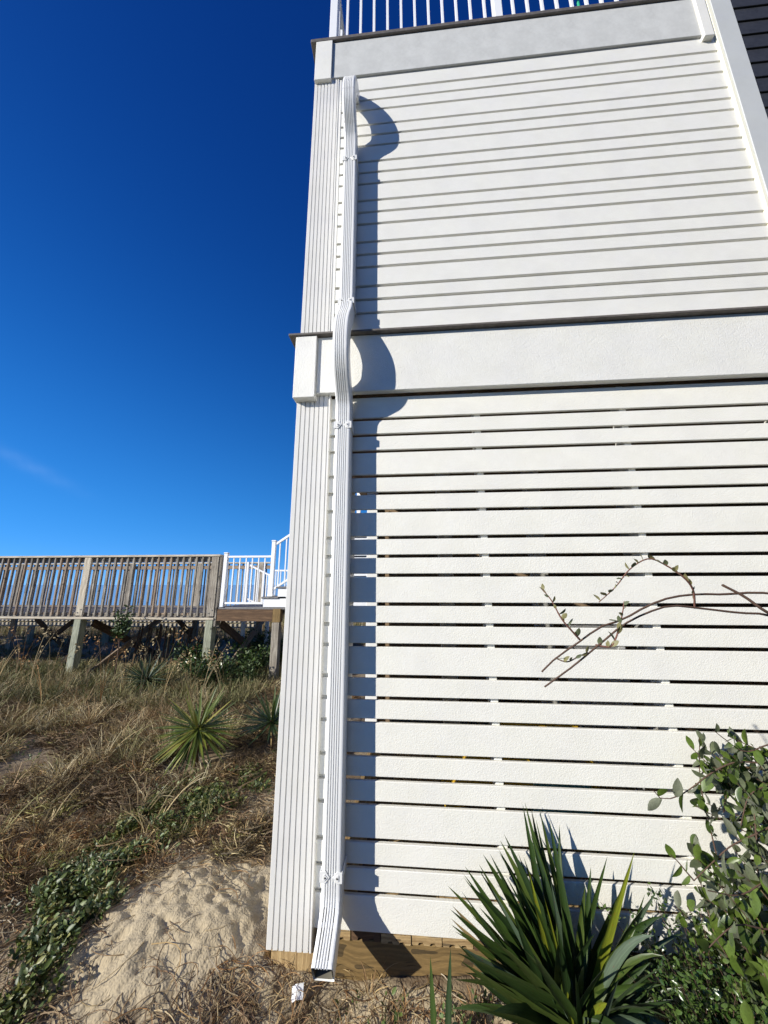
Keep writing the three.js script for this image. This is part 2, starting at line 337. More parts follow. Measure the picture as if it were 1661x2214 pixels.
// timber base: rim joist, ends of the grooved floor boards, corner post
part('rim_joist', board(-0.46, 4.2, -0.13, 0.111, -0.055, -0.012, 'x', 0.004), M.treated, house);
{
  const w = 0.1385, h = 0.036, sh = new THREE.Shape();
  sh.moveTo(0, h); sh.lineTo(0, 0.004); sh.lineTo(0.004, 0); sh.lineTo(0.028, 0); sh.lineTo(0.033, 0.009); sh.lineTo(0.05, 0.011); sh.lineTo(0.057, 0);
  sh.lineTo(0.082, 0); sh.lineTo(0.088, 0.009); sh.lineTo(0.105, 0.011); sh.lineTo(0.112, 0); sh.lineTo(w - 0.004, 0); sh.lineTo(w, 0.004); sh.lineTo(w, h); sh.closePath();
  const base = new THREE.ExtrudeGeometry(sh, { depth: 3.2, bevelEnabled: false }); base.translate(0, 0, -3.2);
  const variants = [0, 1, 2].map(() => uvBox(base.clone(), 'z', 0.6));
  for (let i = 0; i < 30; i++) { const m = part('floor_board', variants[i % 3], i % 4 === 1 ? M.brown : M.blond, house); m.position.set(-0.455 + i * 0.1425, 0.1115 + R(-0.001, 0.001), R(-0.008, -0.002)); }
}
part('corner_post', board(-0.692, -0.475, -0.3, 0.0722, -0.2, 0.004, 'y', 0.004), M.blond, house);
// under the house, seen through the slits
part('partition_wall', board(-0.425, 4.2, 0.148, 2.984, -2.56, -2.5, 'x'), M.ply, house);
part('partition_wall', board(4.2, 4.3, -0.1, 6.2, -6, 0.02, 'z'), M.ply, house);
for (const [x, z] of [[-0.5, -2.5], [0.35, -1.6], [1.3, -1.7], [2.2, -1.6]]) part('floor_post', board(x - 0.07, x + 0.07, -0.2, 2.984, z - 0.07, z + 0.07, 'y', 0.004), x < 0 ? M.vinyl : M.slatFine, house);
{ // slatted return on the left side
  let top = 2.93;
  for (let i = 0; i < 24; i++) { const h = i % 3 === 2 ? WID : NAR; if (top - h < 0.12) break; part('side_slat', board(-0.71, -0.692, top - h, top, -2.2, -0.2, 'z'), M.slat, house); top -= h + 0.004; }
}

// ---------------------------------------------------------------- added house, unseen behind the viewer, blocks sky light to deepen wall shadows
{
  const n = thing('added_blocker_house', 'added unseen grey clapboard house behind the viewer that blocks sky light', 'house', [0, 0, 0]);
  const wallM = S({ color: lin(0.16, 0.17, 0.18), map: dapple, roughness: 0.8 });
  for (let i = 0; i < 40; i++) part('clapboard', board(1.2, 15, 0.3 + i * 0.2, 0.495 + i * 0.2, 7.0, 7.03, 'x', 0.004), wallM, n);
  part('wall', board(1.22, 14.98, -0.3, 8.3, 7.031, 15, 'x', 0.01), wallM, n);
  const sh = new THREE.Shape(); sh.moveTo(6.5, 8.25); sh.lineTo(11, 10.6); sh.lineTo(15.5, 8.25); sh.closePath();
  part('roof', new THREE.ExtrudeGeometry(sh, { depth: 14.8, bevelEnabled: false }).rotateY(-Math.PI / 2).translate(15.5, 0, 0), M.darkSiding, n);
  for (const [x, y] of [[3, 1.4], [6, 1.4], [9.5, 1.4], [3, 5], [6, 5], [9.5, 5]]) { const f = part('window', board(x - 0.55, x + 0.55, y, y + 1.5, 6.95, 6.999, 'y', 0.006), M.vinyl, n); part('pane', board(x - 0.46, x + 0.46, y + 0.09, y + 1.41, 6.94, 6.949, 'y', 0.001), S({ color: lin(0.02, 0.025, 0.03), roughness: 0.05 }), f); }
}

// ---------------------------------------------------------------- things stored under the house
{
  const a = thing('storage_board', 'yellow plastic board lying behind the slats', 'board', [0.72, 0.152, -0.95]);
  const g = uvBox(chamferBox(1.1, 0.035, 0.46, 0.012), 'x'); g.rotateX(1.05); g.rotateZ(0.16); g.translate(0, 0.34, 0); part('deck', g, M.yellow, a);
  const g2 = uvBox(chamferBox(0.06, 0.62, 0.06, 0.01), 'y'); g2.translate(0.42, 0.19, 0); part('stand', g2.scale(1, 0.62, 1).translate(0, 0.074, 0), M.steel, a);
  const g3 = uvBox(chamferBox(0.06, 0.2, 0.06, 0.01), 'y'); g3.translate(-0.42, 0.1, 0); part('stand', g3, M.steel, a);
  const b = thing('louvre_shutter', 'white louvred shutter standing behind the slats near the arched twig', 'shutter', [1.45, 0.152, -1.05]);
  for (const x of [-0.2, 0.2]) part('stile', board(x - 0.025, x + 0.025, 0, 1.35, -0.015, 0.015, 'y'), M.vinyl, b);
  for (let i = 0; i < 26; i++) { const l = uvBox(chamferBox(0.35, 0.05, 0.006, 0.001), 'x'); l.rotateX(0.6); l.translate(0, 0.05 + i * 0.05, 0); part('louvre', l, M.vinyl, b); }
  const c = thing('storage_bin', 'teal storage bin on the floor behind the slats', 'bin', [1.0, 0.152, -0.9]);
  part('tub', uvBox(chamferBox(0.34, 0.36, 0.4, 0.03), 'x').translate(0, 0.18, 0), M.teal, c); part('lid', uvBox(chamferBox(0.37, 0.04, 0.43, 0.012), 'x').translate(0, 0.382, 0), M.grey[0], c);
}

// ---------------------------------------------------------------- downspout
{
  const ds = thing('downspout', 'white corrugated downspout with bowed elbows running down the house corner', 'downspout');
  const HW = 0.0455, HD = 0.049, XC = -0.391;
  const ring = []; // cross section, front face ribbed; x right, z to the front
  const rc = 0.009;
  const arc = (cx, cz, a0) => { for (let k = 0; k <= 3; k++) { const a = a0 + k / 3 * Math.PI / 2; ring.push([cx + rc * Math.cos(a), cz + rc * Math.sin(a)]); } };
  arc(HW - rc, HD - rc, 0);
  const ribs = 5, rw = 0.0118;
  for (let i = ribs - 1; i >= 0; i--) { const x = (i - (ribs - 1) / 2) * rw - 0.003; ring.push([x + 0.0032, HD], [x + 0.0022, HD - 0.008], [x - 0.0016, HD - 0.008], [x - 0.0026, HD]); }
  arc(-HW + rc, HD - rc, Math.PI / 2); arc(-HW + rc, -HD + rc, Math.PI); arc(HW - rc, -HD + rc, 1.5 * Math.PI);
  function sweep(path, crimp, sc = 1) { // path: [y, z] centre line
    const c = new THREE.CatmullRomCurve3(path.map(([y, z]) => V3(0, y, z)), false, 'centripetal'), n = Math.max(2, Math.min(60, Math.ceil(c.getLength() / 0.012)));
    const steps = path.length === 2 ? 2 : n, pos = [], idx = [], m = ring.length;
    for (let i = 0; i <= steps; i++) {
      const t = i / steps, p = c.getPointAt(t), tg = c.getTangentAt(t), nz = V3(0, tg.z, -tg.y).normalize(); // front direction
      if (nz.z < 0) nz.negate();
      const k = (crimp ? 1 + crimp(t) : 1) * sc;
      for (const [x, z] of ring) pos.push(XC + x * k, p.y + nz.y * z * k, p.z + nz.z * z * k);
    }
    for (let i = 0; i < steps; i++) for (let k = 0; k < m; k++) { const a = i * m + k, b = i * m + (k + 1) % m; idx.push(a, a + m, b, b, a + m, b + m); }
    const g = new THREE.BufferGeometry(); g.setAttribute('position', new THREE.Float32BufferAttribute(pos, 3)); g.setIndex(idx);
    return toCreasedNormals(g, 0.6);
  }
  const zc = 0.061, rip = (a, b, n, h) => (t) => (t > a && t < b ? h * Math.sin((t - a) / (b - a) * Math.PI * n) ** 2 : 0);
  part('elbow', sweep([[5.55, -0.06], [5.537, 0.02], [5.49, 0.09], [5.41, 0.145], [5.31, 0.174], [5.235, 0.178]]), M.alu, ds);
  part('elbow', sweep([[5.245, 0.178], [5.18, 0.172], [5.11, 0.14], [5.05, 0.10], [4.99, 0.072], [4.92, zc]], rip(0.5, 0.72, 3, 0.035), 0.985), M.alu, ds);
  part('pipe', sweep([[4.955, zc], [3.56, zc]], null, 1.005), M.alu, ds);
  part('elbow', sweep([[3.6, zc], [3.52, 0.07], [3.44, 0.105], [3.36, 0.155], [3.28, 0.19], [3.2, 0.204], [3.14, 0.205]], rip(0.05, 0.25, 3, 0.03), 0.985), M.alu, ds);
  part('elbow', sweep([[3.15, 0.205], [3.08, 0.20], [3.01, 0.175], [2.94, 0.13], [2.88, 0.09], [2.82, 0.067], [2.76, zc]], rip(0.6, 0.78, 3, 0.035), 1.0), M.alu, ds);
  part('pipe', sweep([[2.79, zc], [0.34, zc]], null, 0.985), M.alu, ds);
  part('boot_elbow', sweep([[0.41, zc], [0.345, 0.0625], [0.295, 0.078], [0.255, 0.112], [0.222, 0.158], [0.182, 0.226]], (t) => (t > 0.22 && t < 0.62 ? 0.035 * Math.sin((t - 0.22) / 0.4 * Math.PI * 6) ** 2 : 0), 0.99), M.alu, ds);
  part('boot_shade_sleeve', sweep([[0.30, 0.076], [0.256, 0.112], [0.2225, 0.158], [0.1835, 0.2235]], null, 0.825), S({ color: lin(0.17, 0.155, 0.12), roughness: 0.8, map: dapple }), ds);  // added dark sleeve: shade inside the boot mouth put into its colour, plus grime
  // straps with pointed ends, each held by two screws
  for (const y of [4.76, 3.548, 2.68, 0.435]) {
    for (const s of [-1, 1]) {
      const sh = new THREE.Shape(), d = s;
      [[HW + 0.006, 0.02], [0.026, 0.022], [0.008, 0.0], [0.026, -0.022], [HW + 0.006, -0.02]].forEach(([x, yy], i) => (i ? sh.lineTo(d * x, yy) : sh.moveTo(d * x, yy))); sh.closePath();
      const g = new THREE.ExtrudeGeometry(sh, { depth: 0.0015, bevelEnabled: true, bevelThickness: 0.001, bevelSize: 0.0015, bevelSegments: 1 });
      g.translate(XC, y, zc + HD + 0.001);
      const strap = part('strap', g, M.aluStrap, ds);
      const in2 = new THREE.Shape(); [[0.036, 0.010], [0.03, 0.012], [0.0165, 0], [0.03, -0.012], [0.036, -0.010]].forEach(([x, yy], i) => (i ? in2.lineTo(d * x, yy) : in2.moveTo(d * x, yy))); in2.closePath();
      part('strap_boss', new THREE.ExtrudeGeometry(in2, { depth: 0.001, bevelEnabled: true, bevelThickness: 0.001, bevelSize: 0.001, bevelSegments: 1 }).translate(XC, y, zc + HD + 0.0042), M.aluStrap, strap);
      const sc = new THREE.CylinderGeometry(0.0035, 0.0042, 0.003, 8).rotateX(Math.PI / 2).translate(XC + d * 0.028, y, zc + HD + 0.0075);
      part('screw', sc, M.steel, strap);
      const side = board(XC + (s < 0 ? -HW - 0.0075 : HW + 0.0015), XC + (s < 0 ? -HW - 0.0015 : HW + 0.0075), y - 0.02, y + 0.02, 0.0025, zc + HD + 0.0005, 'z', 0.001);
      part('strap_side', side, M.aluStrap, ds);
    }
  }
}

// ---------------------------------------------------------------- railing on the upper deck
{
  const r = thing('deck_railing', 'white railing with slim balusters on the deck above the dark cap board', 'railing', [0, 6.239, 0]);
  const z = -0.09, k = 1.045;
  for (const x of [-0.577, 0.785, 2.1]) part('post', board(x * k - 0.034, x * k + 0.034, 0, 1.05, z - 0.034, z + 0.034, 'y', 0.004), M.vinyl, r);
  for (let i = 0; i < 22; i++) { const x = -0.463 + i * 0.1148; if (Math.abs(x - 0.785) < 0.06) continue; part('baluster', board(x * k - 0.011, x * k + 0.011, 0.05, 0.98, z - 0.011, z + 0.011, 'y', 0.002), M.vinyl, r); }
  part('rail', board(-0.6, 2.3, 0.03, 0.07, z - 0.018, z + 0.018, 'x', 0.003), M.vinyl, r);
  part('rail', board(-0.6, 2.3, 0.97, 1.03, z - 0.025, z + 0.025, 'x', 0.003), M.vinyl, r);
  for (let i = 0; i < 14; i++) part('baluster', board(-0.614, -0.592, 0.05, 0.98, z - 0.16 - i * 0.115, z - 0.138 - i * 0.115, 'y', 0.002), M.vinyl, r);
  part('rail', board(-0.628, -0.578, 0.97, 1.03, -1.8, z - 0.035, 'z', 0.003), M.vinyl, r);
  const s = thing('hanging_strap', 'green strap hanging behind the white deck railing', 'strap', [1.58, 6.45, -0.3]);
  part('webbing', tube([[0.06, 0.62, 0], [0.05, 0.4, 0.01], [0.02, 0.25, 0.0], [-0.08, 0.22, 0.02]], 0.014, 0.012, 6), M.strap, s);
}

// ---------------------------------------------------------------- weathered boardwalk
const wood = () => M.grey[Math.floor(rnd() * 3)];
{
  const b = thing('boardwalk', 'weathered grey timber boardwalk on posts with close balusters', 'boardwalk');
  const zf = -4.5, zr = -6.85, X0 = -14.2, X1 = -3.66;
  part('cap_rail', board(X0, -3.70, 2.289, 2.327, zf - 0.09, zf + 0.055, 'x', 0.004), M.pale, b);
  part('cap_rail', board(X0, X1, 2.289, 2.327, zr - 0.06, zr + 0.09, 'x', 0.004), M.pale, b);
  part('rail', board(X0, -3.80, 2.185, 2.288, zf - 0.045, zf - 0.003, 'x', 0.003), M.grey[2], b);
  part('rail', board(X0, X1, 2.15, 2.24, zr + 0.004, zr + 0.045, 'x', 0.003), M.grey[1], b);
  part('rim_joist', board(X0, X1, 1.1, 1.175, zf - 0.09, zf - 0.05, 'x', 0.003), M.grey[2], b);
  part('skirt_board', board(X0, -3.72, 1.098, 1.136, zf - 0.049, zf + 0.05, 'x', 0.004), M.pale, b);
  part('rim_joist', board(X0, X1, 1.08, 1.175, zr, zr + 0.04, 'x', 0.003), M.grey[1], b);
    for (let x = X0 + 0.1; x < X1; x += 0.1465) part('deck_board', board(x, x + 0.14, 1.177, 1.214, zr - 0.05, zf - 0.05, 'z', 0.003), wood(), b);
  const posts = [-13.9, -11.6, -9.13, -6.465, -3.80];
  for (const x of posts) {
    const m = x > -4 ? M.grey[0] : x > -7 ? M.pale : wood();
    part('post', board(x - 0.072, x + 0.072, 1.163, 2.285, zf - 0.002, zf + 0.045, 'y', 0.004), m, b);
    part('pile', board(x - 0.075, x + 0.068, -0.5, 1.096, zf - 0.1, zf + 0.042, 'y', 0.005), x > -4 ? M.green : x > -7 ? M.green : M.grey[2], b);
    for (const [dx, dy] of [[-0.03, 1.22], [0.03, 1.28]]) part('bolt', new THREE.CylinderGeometry(0.011, 0.011, 0.012, 8).rotateX(Math.PI / 2).translate(x + dx, dy, zf + 0.05), M.steel, b);
  }
  for (const x of [-13.9, -10.75, -7.47, -5.6, -3.9]) { part('post', board(x - 0.07, x + 0.07, 1.0, 2.288, zr + 0.046, zr + 0.09, 'y', 0.004), wood(), b); part('pile', board(x - 0.07, x + 0.07, -0.6, 1.17, zr - 0.078, zr - 0.002, 'y', 0.005), wood(), b); }
  for (let x = -3.93; x > -12.6; x -= 0.1303) {
    if (posts.some((q) => Math.abs(q - x) < 0.085)) continue;
    const t = R(-0.004, 0.004); part('baluster', bar([x + t, 1.16 + R(-0.006, 0.006), zf + 0.018], [x - t, 2.283, zf + 0.018], 0.034, 0.036, 0.003), wood(), b);
  }
  for (let x = -3.8; x > -13.5; x -= 0.128) part('baluster', bar([x, 1.16, zr - 0.02], [x, 2.287, zr - 0.02], 0.028, 0.034, 0.003), wood(), b);
  for (const x of [-6.45, -3.8]) { part('brace', bar([x + 0.14, 1.02, zf - 0.14], [x + 0.14, 0.0, zr + 0.2], 0.04, 0.14), M.brown, b); part('brace', bar([x + 0.2, 0.02, zf - 0.14], [x + 0.2, 1.02, zr + 0.2], 0.04, 0.14), M.grey[1], b); }
  part('brace', bar([-6.3, 0.98, zr - 0.14], [-5.3, 0.05, zr - 0.14], 0.12, 0.04), M.brown, b); part('brace', bar([-9.0, 0.9, zr - 0.15], [-10.2, -0.05, zr - 0.15], 0.12, 0.04), M.brown, b); part('brace', bar([-10.3, 0.85, zr - 0.2], [-9.1, -0.05, zr - 0.2], 0.12, 0.04), M.brown, b);
  // newel at the end of the walk
  part('end_board', board(-3.722, -3.684, 0.98, 2.288, zf - 0.14, zf + 0.03, 'y', 0.003), M.grey[2], b);

  const w = thing('lower_walkway', 'low pale timber walkway edge lit by the sun just behind the boardwalk', 'walkway', [0, 0, -7.75]);
  for (const [xa, xb] of [[-17, -10.6], [-10.58, -7.9], [-7.88, -4.2]]) { const y = R(-0.008, 0.008); part('edge_beam', board(xa, xb, 0.555 + y, 0.665 + y, -0.02, 0.02, 'x', 0.003), M.pale, w); part('edge_beam', board(xa, xb, 0.70 + y, 0.735 + y, -0.08, 0.03, 'x', 0.003), M.pale, w); }
  for (const x of [-16, -13.2, -11.3, -8.9, -6.6, -4.5]) part('post', board(x - 0.06, x + 0.06, -0.5, 0.698, -0.145, -0.025, 'y', 0.004), M.green, w);
  const f = thing('far_walkway', 'low distant timber walkway seen beneath the boardwalk', 'walkway', [0, 0, -11.8]);
  part('beam', board(-16, -4, 0.57, 0.68, 0, 0.05, 'x'), M.pale, f); part('beam', board(-16, -4, 0.74, 0.78, -0.3, 0.05, 'x'), M.grey[0], f);
  for (let x = -15.5; x < -4; x += 1.15) part('post', board(x - 0.06, x + 0.06, -0.4, 0.72, 0.052, 0.15, 'y'), wood(), f);
}
// landing with white stair
{
  const l = thing('landing', 'timber landing at the end of the boardwalk with brown beam and square post', 'landing');
  const z = -4.5;
  part('beam', board(-3.68, -2.592, 1.078, 1.292, z - 0.02, z + 0.02, 'x', 0.003), M.brown, l);
  part('beam_end', board(-2.589, -2.44, 1.062, 1.305, z - 0.1, z + 0.03, 'y', 0.004), M.treated, l);
  part('post', board(-2.59, -2.455, -0.4, 1.06, z - 0.105, z + 0.03, 'y', 0.005), M.grey[0], l);
  part('post', board(-2.6, -2.47, -0.4, 1.06, -6.3, -6.17, 'y', 0.005), M.grey[2], l);
  for (let i = 0; i < 10; i++) part('deck_board', board(-3.68, -2.2, 1.294, 1.332, z - 0.13 - i * 0.146, z + 0.01 - i * 0.146, 'x', 0.003), M.tread, l);
  part('joist', board(-3.68, -2.44, 1.1, 1.29, -6.0, -5.96, 'x'), M.grey[2], l);
  const s = thing('stair', 'white boxed steps with grey treads rising beside the house corner', 'stair');
  for (let i = 0; i < 7; i++) {
    const x = -2.79 + i * 0.272, y = 1.335 + i * 0.19;
    part('riser', board(x, -0.75, y, y + 0.155, z - 0.9, z + 0.02, 'x', 0.003), M.vinyl, s);
    part('tread', board(x - 0.035, i < 6 ? x + 0.29 : -0.75, y + 0.157, y + 0.188, z - 0.92, z + 0.045, 'x', 0.004), M.tread, s);
  }
  const r = thing('stair_railing', 'white railing along the landing and up the steps beside the house', 'railing');
  for (const [x, y0, y1] of [[-3.6, 1.333, 2.34], [-2.655, 1.525, 2.57], [-1.0, 2.66, 3.7]]) { part('post', board(x - 0.036, x + 0.036, y0, y1, z - 0.03, z + 0.035, 'y', 0.004), M.vinyl, r); part('post_cap', board(x - 0.045, x + 0.045, y1 + 0.001, y1 + 0.025, z - 0.04, z + 0.044, 'y', 0.008), M.vinyl, r); }
  part('post_base', board(-2.71, -2.6, 1.5255, 1.56, z - 0.055, z + 0.06, 'x', 0.008), M.vinyl, r);
  part('rail', board(-3.562, -2.693, 2.262, 2.3, z - 0.02, z + 0.025, 'x', 0.003), M.vinyl, r);
  part('rail', board(-3.562, -2.8, 1.386, 1.424, z - 0.018, z + 0.02, 'x', 0.003), M.vinyl, r);
  for (let i = 0; i < 6; i++) { const x = -3.443 + i * 0.125; part('baluster', board(x - 0.011, x + 0.011, 1.425, 2.261, z - 0.01, z + 0.012, 'y', 0.002), M.vinyl, r); }
  part('rail', bar([-2.615, 2.52, z], [-1.0, 3.60, z], 0.042, 0.045, 0.003), M.vinyl, r);
  part('rail', bar([-2.615, 1.66, z], [-1.0, 2.74, z], 0.038, 0.04, 0.003), M.vinyl, r);
  for (let i = 0; i < 12; i++) { const x = -2.535 + i * 0.126, y = 1.66 + (x + 2.615) * 0.669; part('baluster', board(x - 0.011, x + 0.011, y, y + 0.86, z - 0.01, z + 0.012, 'y', 0.002), M.vinyl, r); }
  const q = thing('rear_railing', 'white railing behind the landing sloping down toward the beach', 'railing'), zq = -6.2;
  for (const [x, y1] of [[-3.98, 2.29], [-3.4, 2.0], [-2.2, 2.1]]) part('post', board(x - 0.036, x + 0.036, 0.3, y1, zq - 0.035, zq + 0.035, 'y', 0.004), M.vinyl, q);
  part('rail', bar([-3.945, 2.22, zq], [-3.44, 1.98, zq], 0.04, 0.04), M.vinyl, q); part('rail', board(-3.362, -2.238, 2.06, 2.1, zq - 0.02, zq + 0.02, 'x'), M.vinyl, q);
  part('rail', bar([-3.945, 1.42, zq], [-3.44, 1.2, zq], 0.036, 0.036), M.vinyl, q); part('rail', board(-3.362, -2.238, 1.36, 1.395, zq - 0.02, zq + 0.02, 'x'), M.vinyl, q);
  for (let i = 0; i < 5; i++) { const x = -3.87 + i * 0.095, y = 2.2 - i * 0.045; part('baluster', board(x - 0.011, x + 0.011, y - 0.8, y - 0.02, zq - 0.01, zq + 0.01, 'y', 0.002), M.vinyl, q); }
  for (let i = 0; i < 9; i++) { const x = -3.26 + i * 0.117; part('baluster', board(x - 0.011, x + 0.011, 1.396, 2.059, zq - 0.01, zq + 0.01, 'y', 0.002), M.vinyl, q); }
}
// sand fences under the walk
function sandFence(label, x0, z0, n, dx, dz, h, lean, mat) {
  const f = thing('sand_fence', label, 'fence', [x0, height(x0, z0), z0], 'sand fences under the boardwalk');
  for (let i = 0; i < n; i++) { const t = lean + R(-0.06, 0.06); part('picket', bar([i * dx, -0.1, i * dz], [i * dx + t, h * R(0.9, 1.05), i * dz + R(-0.03, 0.03)], 0.036, 0.01, 0.001), mat, f); }
  for (const y of [0.3, 0.75]) part('wire', tube([[0, y * h, 0.009], [n * dx * 0.5 + lean * y, y * h - 0.02, n * dz * 0.5 + 0.009], [n * dx + lean * y, y * h, n * dz + 0.009]], 0.003, 0.003, 4), M.steel, f);
}
sandFence('brown slatted sand fence standing under the middle of the boardwalk', -6.15, -5.6, 14, 0.085, -0.02, 0.85, 0.05, M.brown);
sandFence('dark slatted sand fence leaning over left of the pale post', -8.3, -5.9, 9, 0.09, 0.05, 0.7, 0.38, M.charcoal);
{ // scrap of white plastic on the sand
  const y = height(-0.53, 0.09), o = thing('plastic_scrap', 'small scrap of white folded plastic on the sand below the downspout', 'scrap', [-0.53, y + 0.008, 0.09]); o.scale.setScalar(0.68);
  const sh = new THREE.Shape(); sh.moveTo(-0.04, 0); sh.lineTo(-0.038, 0.022); sh.lineTo(-0.012, 0.038); sh.lineTo(0.034, 0.034); sh.lineTo(0.036, 0.004); sh.lineTo(0.032, 0.004); sh.lineTo(0.03, 0.03); sh.lineTo(-0.01, 0.033); sh.lineTo(-0.034, 0.019); sh.lineTo(-0.036, 0); sh.closePath();
  const g = new THREE.ExtrudeGeometry(sh, { depth: 0.07, bevelEnabled: false }).translate(0, 0, -0.035); g.rotateX(0.35); g.rotateY(0.25); part('folded_sheet', g, M.vinyl, o);
  for (const dz of [-0.02, 0.015]) part('crease', uvBox(chamferBox(0.05, 0.002, 0.004, 0.0005), 'x').rotateY(0.25).translate(0.008, 0.041 - dz * 0.3, dz), M.aluStrap, o);
}
// ---------------------------------------------------------------- plants
const G = (o) => new THREE.MeshPhysicalMaterial(Object.assign({ roughness: 0.6, map: dapple }, o));
// long blade from base to tip: folded lengthwise, bowed, pointed
function blade(a, b, w, bow, segs = 7, fold = 0.35, facing = V3(0, 0, 1), wmid = 0.45) {
  const A = V3(...a), B = V3(...b), T = B.clone().sub(A), L = T.length(); T.normalize();
  let side = new THREE.Vector3().crossVectors(T, facing); if (side.lengthSq() < 0.01) side = V3(1, 0, 0); side.normalize();
  const nrm = new THREE.Vector3().crossVectors(side, T).normalize();
  const pos = [], uv = [], idx = [];
  for (let i = 0; i <= segs; i++) {
    const t = i / segs, c = A.clone().lerp(B, t).addScaledVector(V3(0, 1, 0), bow * L * 4 * t * (1 - t));
    const prof = t < wmid ? lerp(0.55, 1, smooth(0, wmid, t)) : Math.pow(1 - (t - wmid) / (1 - wmid), 0.75), h = w * 0.5 * prof;
    for (const s of [-1, 0, 1]) { const p = c.clone().addScaledVector(side, s * h).addScaledVector(nrm, (s === 0 ? -1 : 0) * h * fold); pos.push(p.x, p.y, p.z); uv.push(t * L / 0.3, 0.5 + s * 0.5 * h / 0.05); }
  }
  for (let i = 0; i < segs; i++) for (let k = 0; k < 2; k++) { const q = i * 3 + k; idx.push(q, q + 1, q + 3, q + 1, q + 4, q + 3); }
  const g = new THREE.BufferGeometry(); g.setAttribute('position', new THREE.Float32BufferAttribute(pos, 3)); g.setAttribute('uv', new THREE.Float32BufferAttribute(uv, 2)); g.setIndex(idx); g.computeVertexNormals();
  return g;
}
const yM = [lin(0.044, 0.08, 0.018), lin(0.06, 0.10, 0.022), lin(0.033, 0.062, 0.02), lin(0.09, 0.125, 0.027)].map((c) => G({ color: c, map: leafTex, roughness: 0.42, side: THREE.DoubleSide, transmission: 0.16 }));
const yYellow = G({ color: lin(0.32, 0.34, 0.03), map: leafTex, roughness: 0.5, side: THREE.DoubleSide, transmission: 0.2 });
const yGrey = G({ color: lin(0.10, 0.14, 0.10), map: leafTex, roughness: 0.6, side: THREE.DoubleSide, transmission: 0.1 });
const yDead = G({ color: lin(0.34, 0.22, 0.11), map: leafTex, roughness: 0.9, side: THREE.DoubleSide });
{ // big yucca against the slatted wall
  const BX = 0.62, BY = -0.05, BZ = 0.2;
  const y = thing('yucca', 'large dark green yucca with long blades against the slatted wall', 'yucca', [BX, BY, BZ]);
  const YT = [[0.504, 0.737, 0.060], [0.512, 0.752, 0.070], [0.550, 0.709, 0.030], [0.588, 0.707, 0.030], [0.616, 0.688, 0.070], [0.671, 0.649, 0.040], [0.400, 0.637, 0.100], [0.385, 0.599, 0.080], [0.384, 0.542, 0.050], [0.295, 0.579, 0.140], [0.332, 0.558, 0.100], [0.265, 0.582, 0.200], [0.213, 0.531, 0.140], [0.199, 0.543, 0.200], [0.207, 0.540, 0.240], [0.132, 0.469, 0.160], [0.145, 0.443, 0.220], [0.126, 0.521, 0.340], [0.139, 0.384, 0.200], [0.134, 0.410, 0.260], [0.149, 0.430, 0.360], [0.142, 0.438, 0.400], [0.177, 0.294, 0.300], [0.129, 0.323, 0.360], [0.768, 0.530, 0.100], [0.835, 0.586, 0.120], [0.910, 0.659, 0.200], [0.712, 0.499, 0.160], [1.036, 0.461, 0.100], [1.003, 0.415, 0.060], [0.476, 0.562, 0.180], [0.485, 0.581, 0.340], [0.539, 0.581, 0.260], [0.451, 0.546, 0.300], [0.659, 0.480, 0.340], [0.845, 0.440, 0.260], [0.865, 0.372, 0.300], [0.877, 0.343, 0.340], [0.849, 0.369, 0.420], [0.654, 0.488, 0.500], [0.547, 0.512, 0.500], [0.362, 0.515, 0.460], [0.373, 0.496, 0.300], [0.276, 0.496, 0.420], [0.384, 0.538, 0.500], [0.217, 0.203, 0.300], [0.487, 0.514, 0.440], [0.910, 0.418, 0.050], [0.635, 0.471, 0.450], [0.437, 0.451, 0.060], [0.474, 0.526, 0.040]];
  const special = { 26: yYellow, 31: yYellow, 30: yYellow, 32: yGrey, 39: yGrey, 28: yGrey, 18: yDead, 16: yDead };
  YT.forEach(([x, yy, z], i) => {
    const a = [R(-0.06, 0.06), R(0.0, 0.16), R(-0.06, 0.05)], tip = [x - BX, yy - BY, z - BZ];
    part('leaf', blade(a, tip, i === 31 ? 0.02 : R(0.031, 0.046), R(-0.01, 0.05), 7, 0.4, V3(R(-0.5, 0.3), 0.25, 1)), special[i] || yM[i % 4], y);
  });
  for (let i = 0; i < 44; i++) { // the fan that leans left and up the wall
    const t = YT[Math.floor(rnd() * 34)], f = R(0.62, 0.96);
    part('leaf', blade([R(-0.05, 0.05), R(0.02, 0.14), R(-0.05, 0.05)], [(t[0] - BX) * f + R(-0.06, 0.06), (t[1] - BY) * f + R(-0.04, 0.03), Math.max(0.03 - BZ, (t[2] - BZ) * f + R(-0.06, 0.06))], R(0.022, 0.036), R(-0.01, 0.05), 7, 0.45, V3(R(-0.9, 0.5), R(0, 0.6), 1)), i % 9 === 4 ? yGrey : yM[i % 4], y);
  }
  for (let i = 0; i < 46; i++) { // lower skirt of leaves
    const a = R(0, Math.PI * 2), L = R(0.3, 0.52), el = R(-0.05, 0.75), s = [Math.cos(a) * 0.05, R(0.02, 0.12), Math.sin(a) * 0.05];
    let t = [Math.cos(a) * L * Math.cos(el), s[1] + Math.sin(el) * L, Math.sin(a) * L * Math.cos(el)];
    if (t[2] + BZ < 0.03) t[2] = 0.03 - BZ + R(0, 0.05);
    if (t[1] + BY < -0.02) t[1] = 0.03;
    part('leaf', blade(s, t, R(0.032, 0.048), R(0.03, 0.1), 7, 0.35, V3(0, 1, 0.4)), i % 11 === 5 ? yDead : yM[i % 4], y);
  }
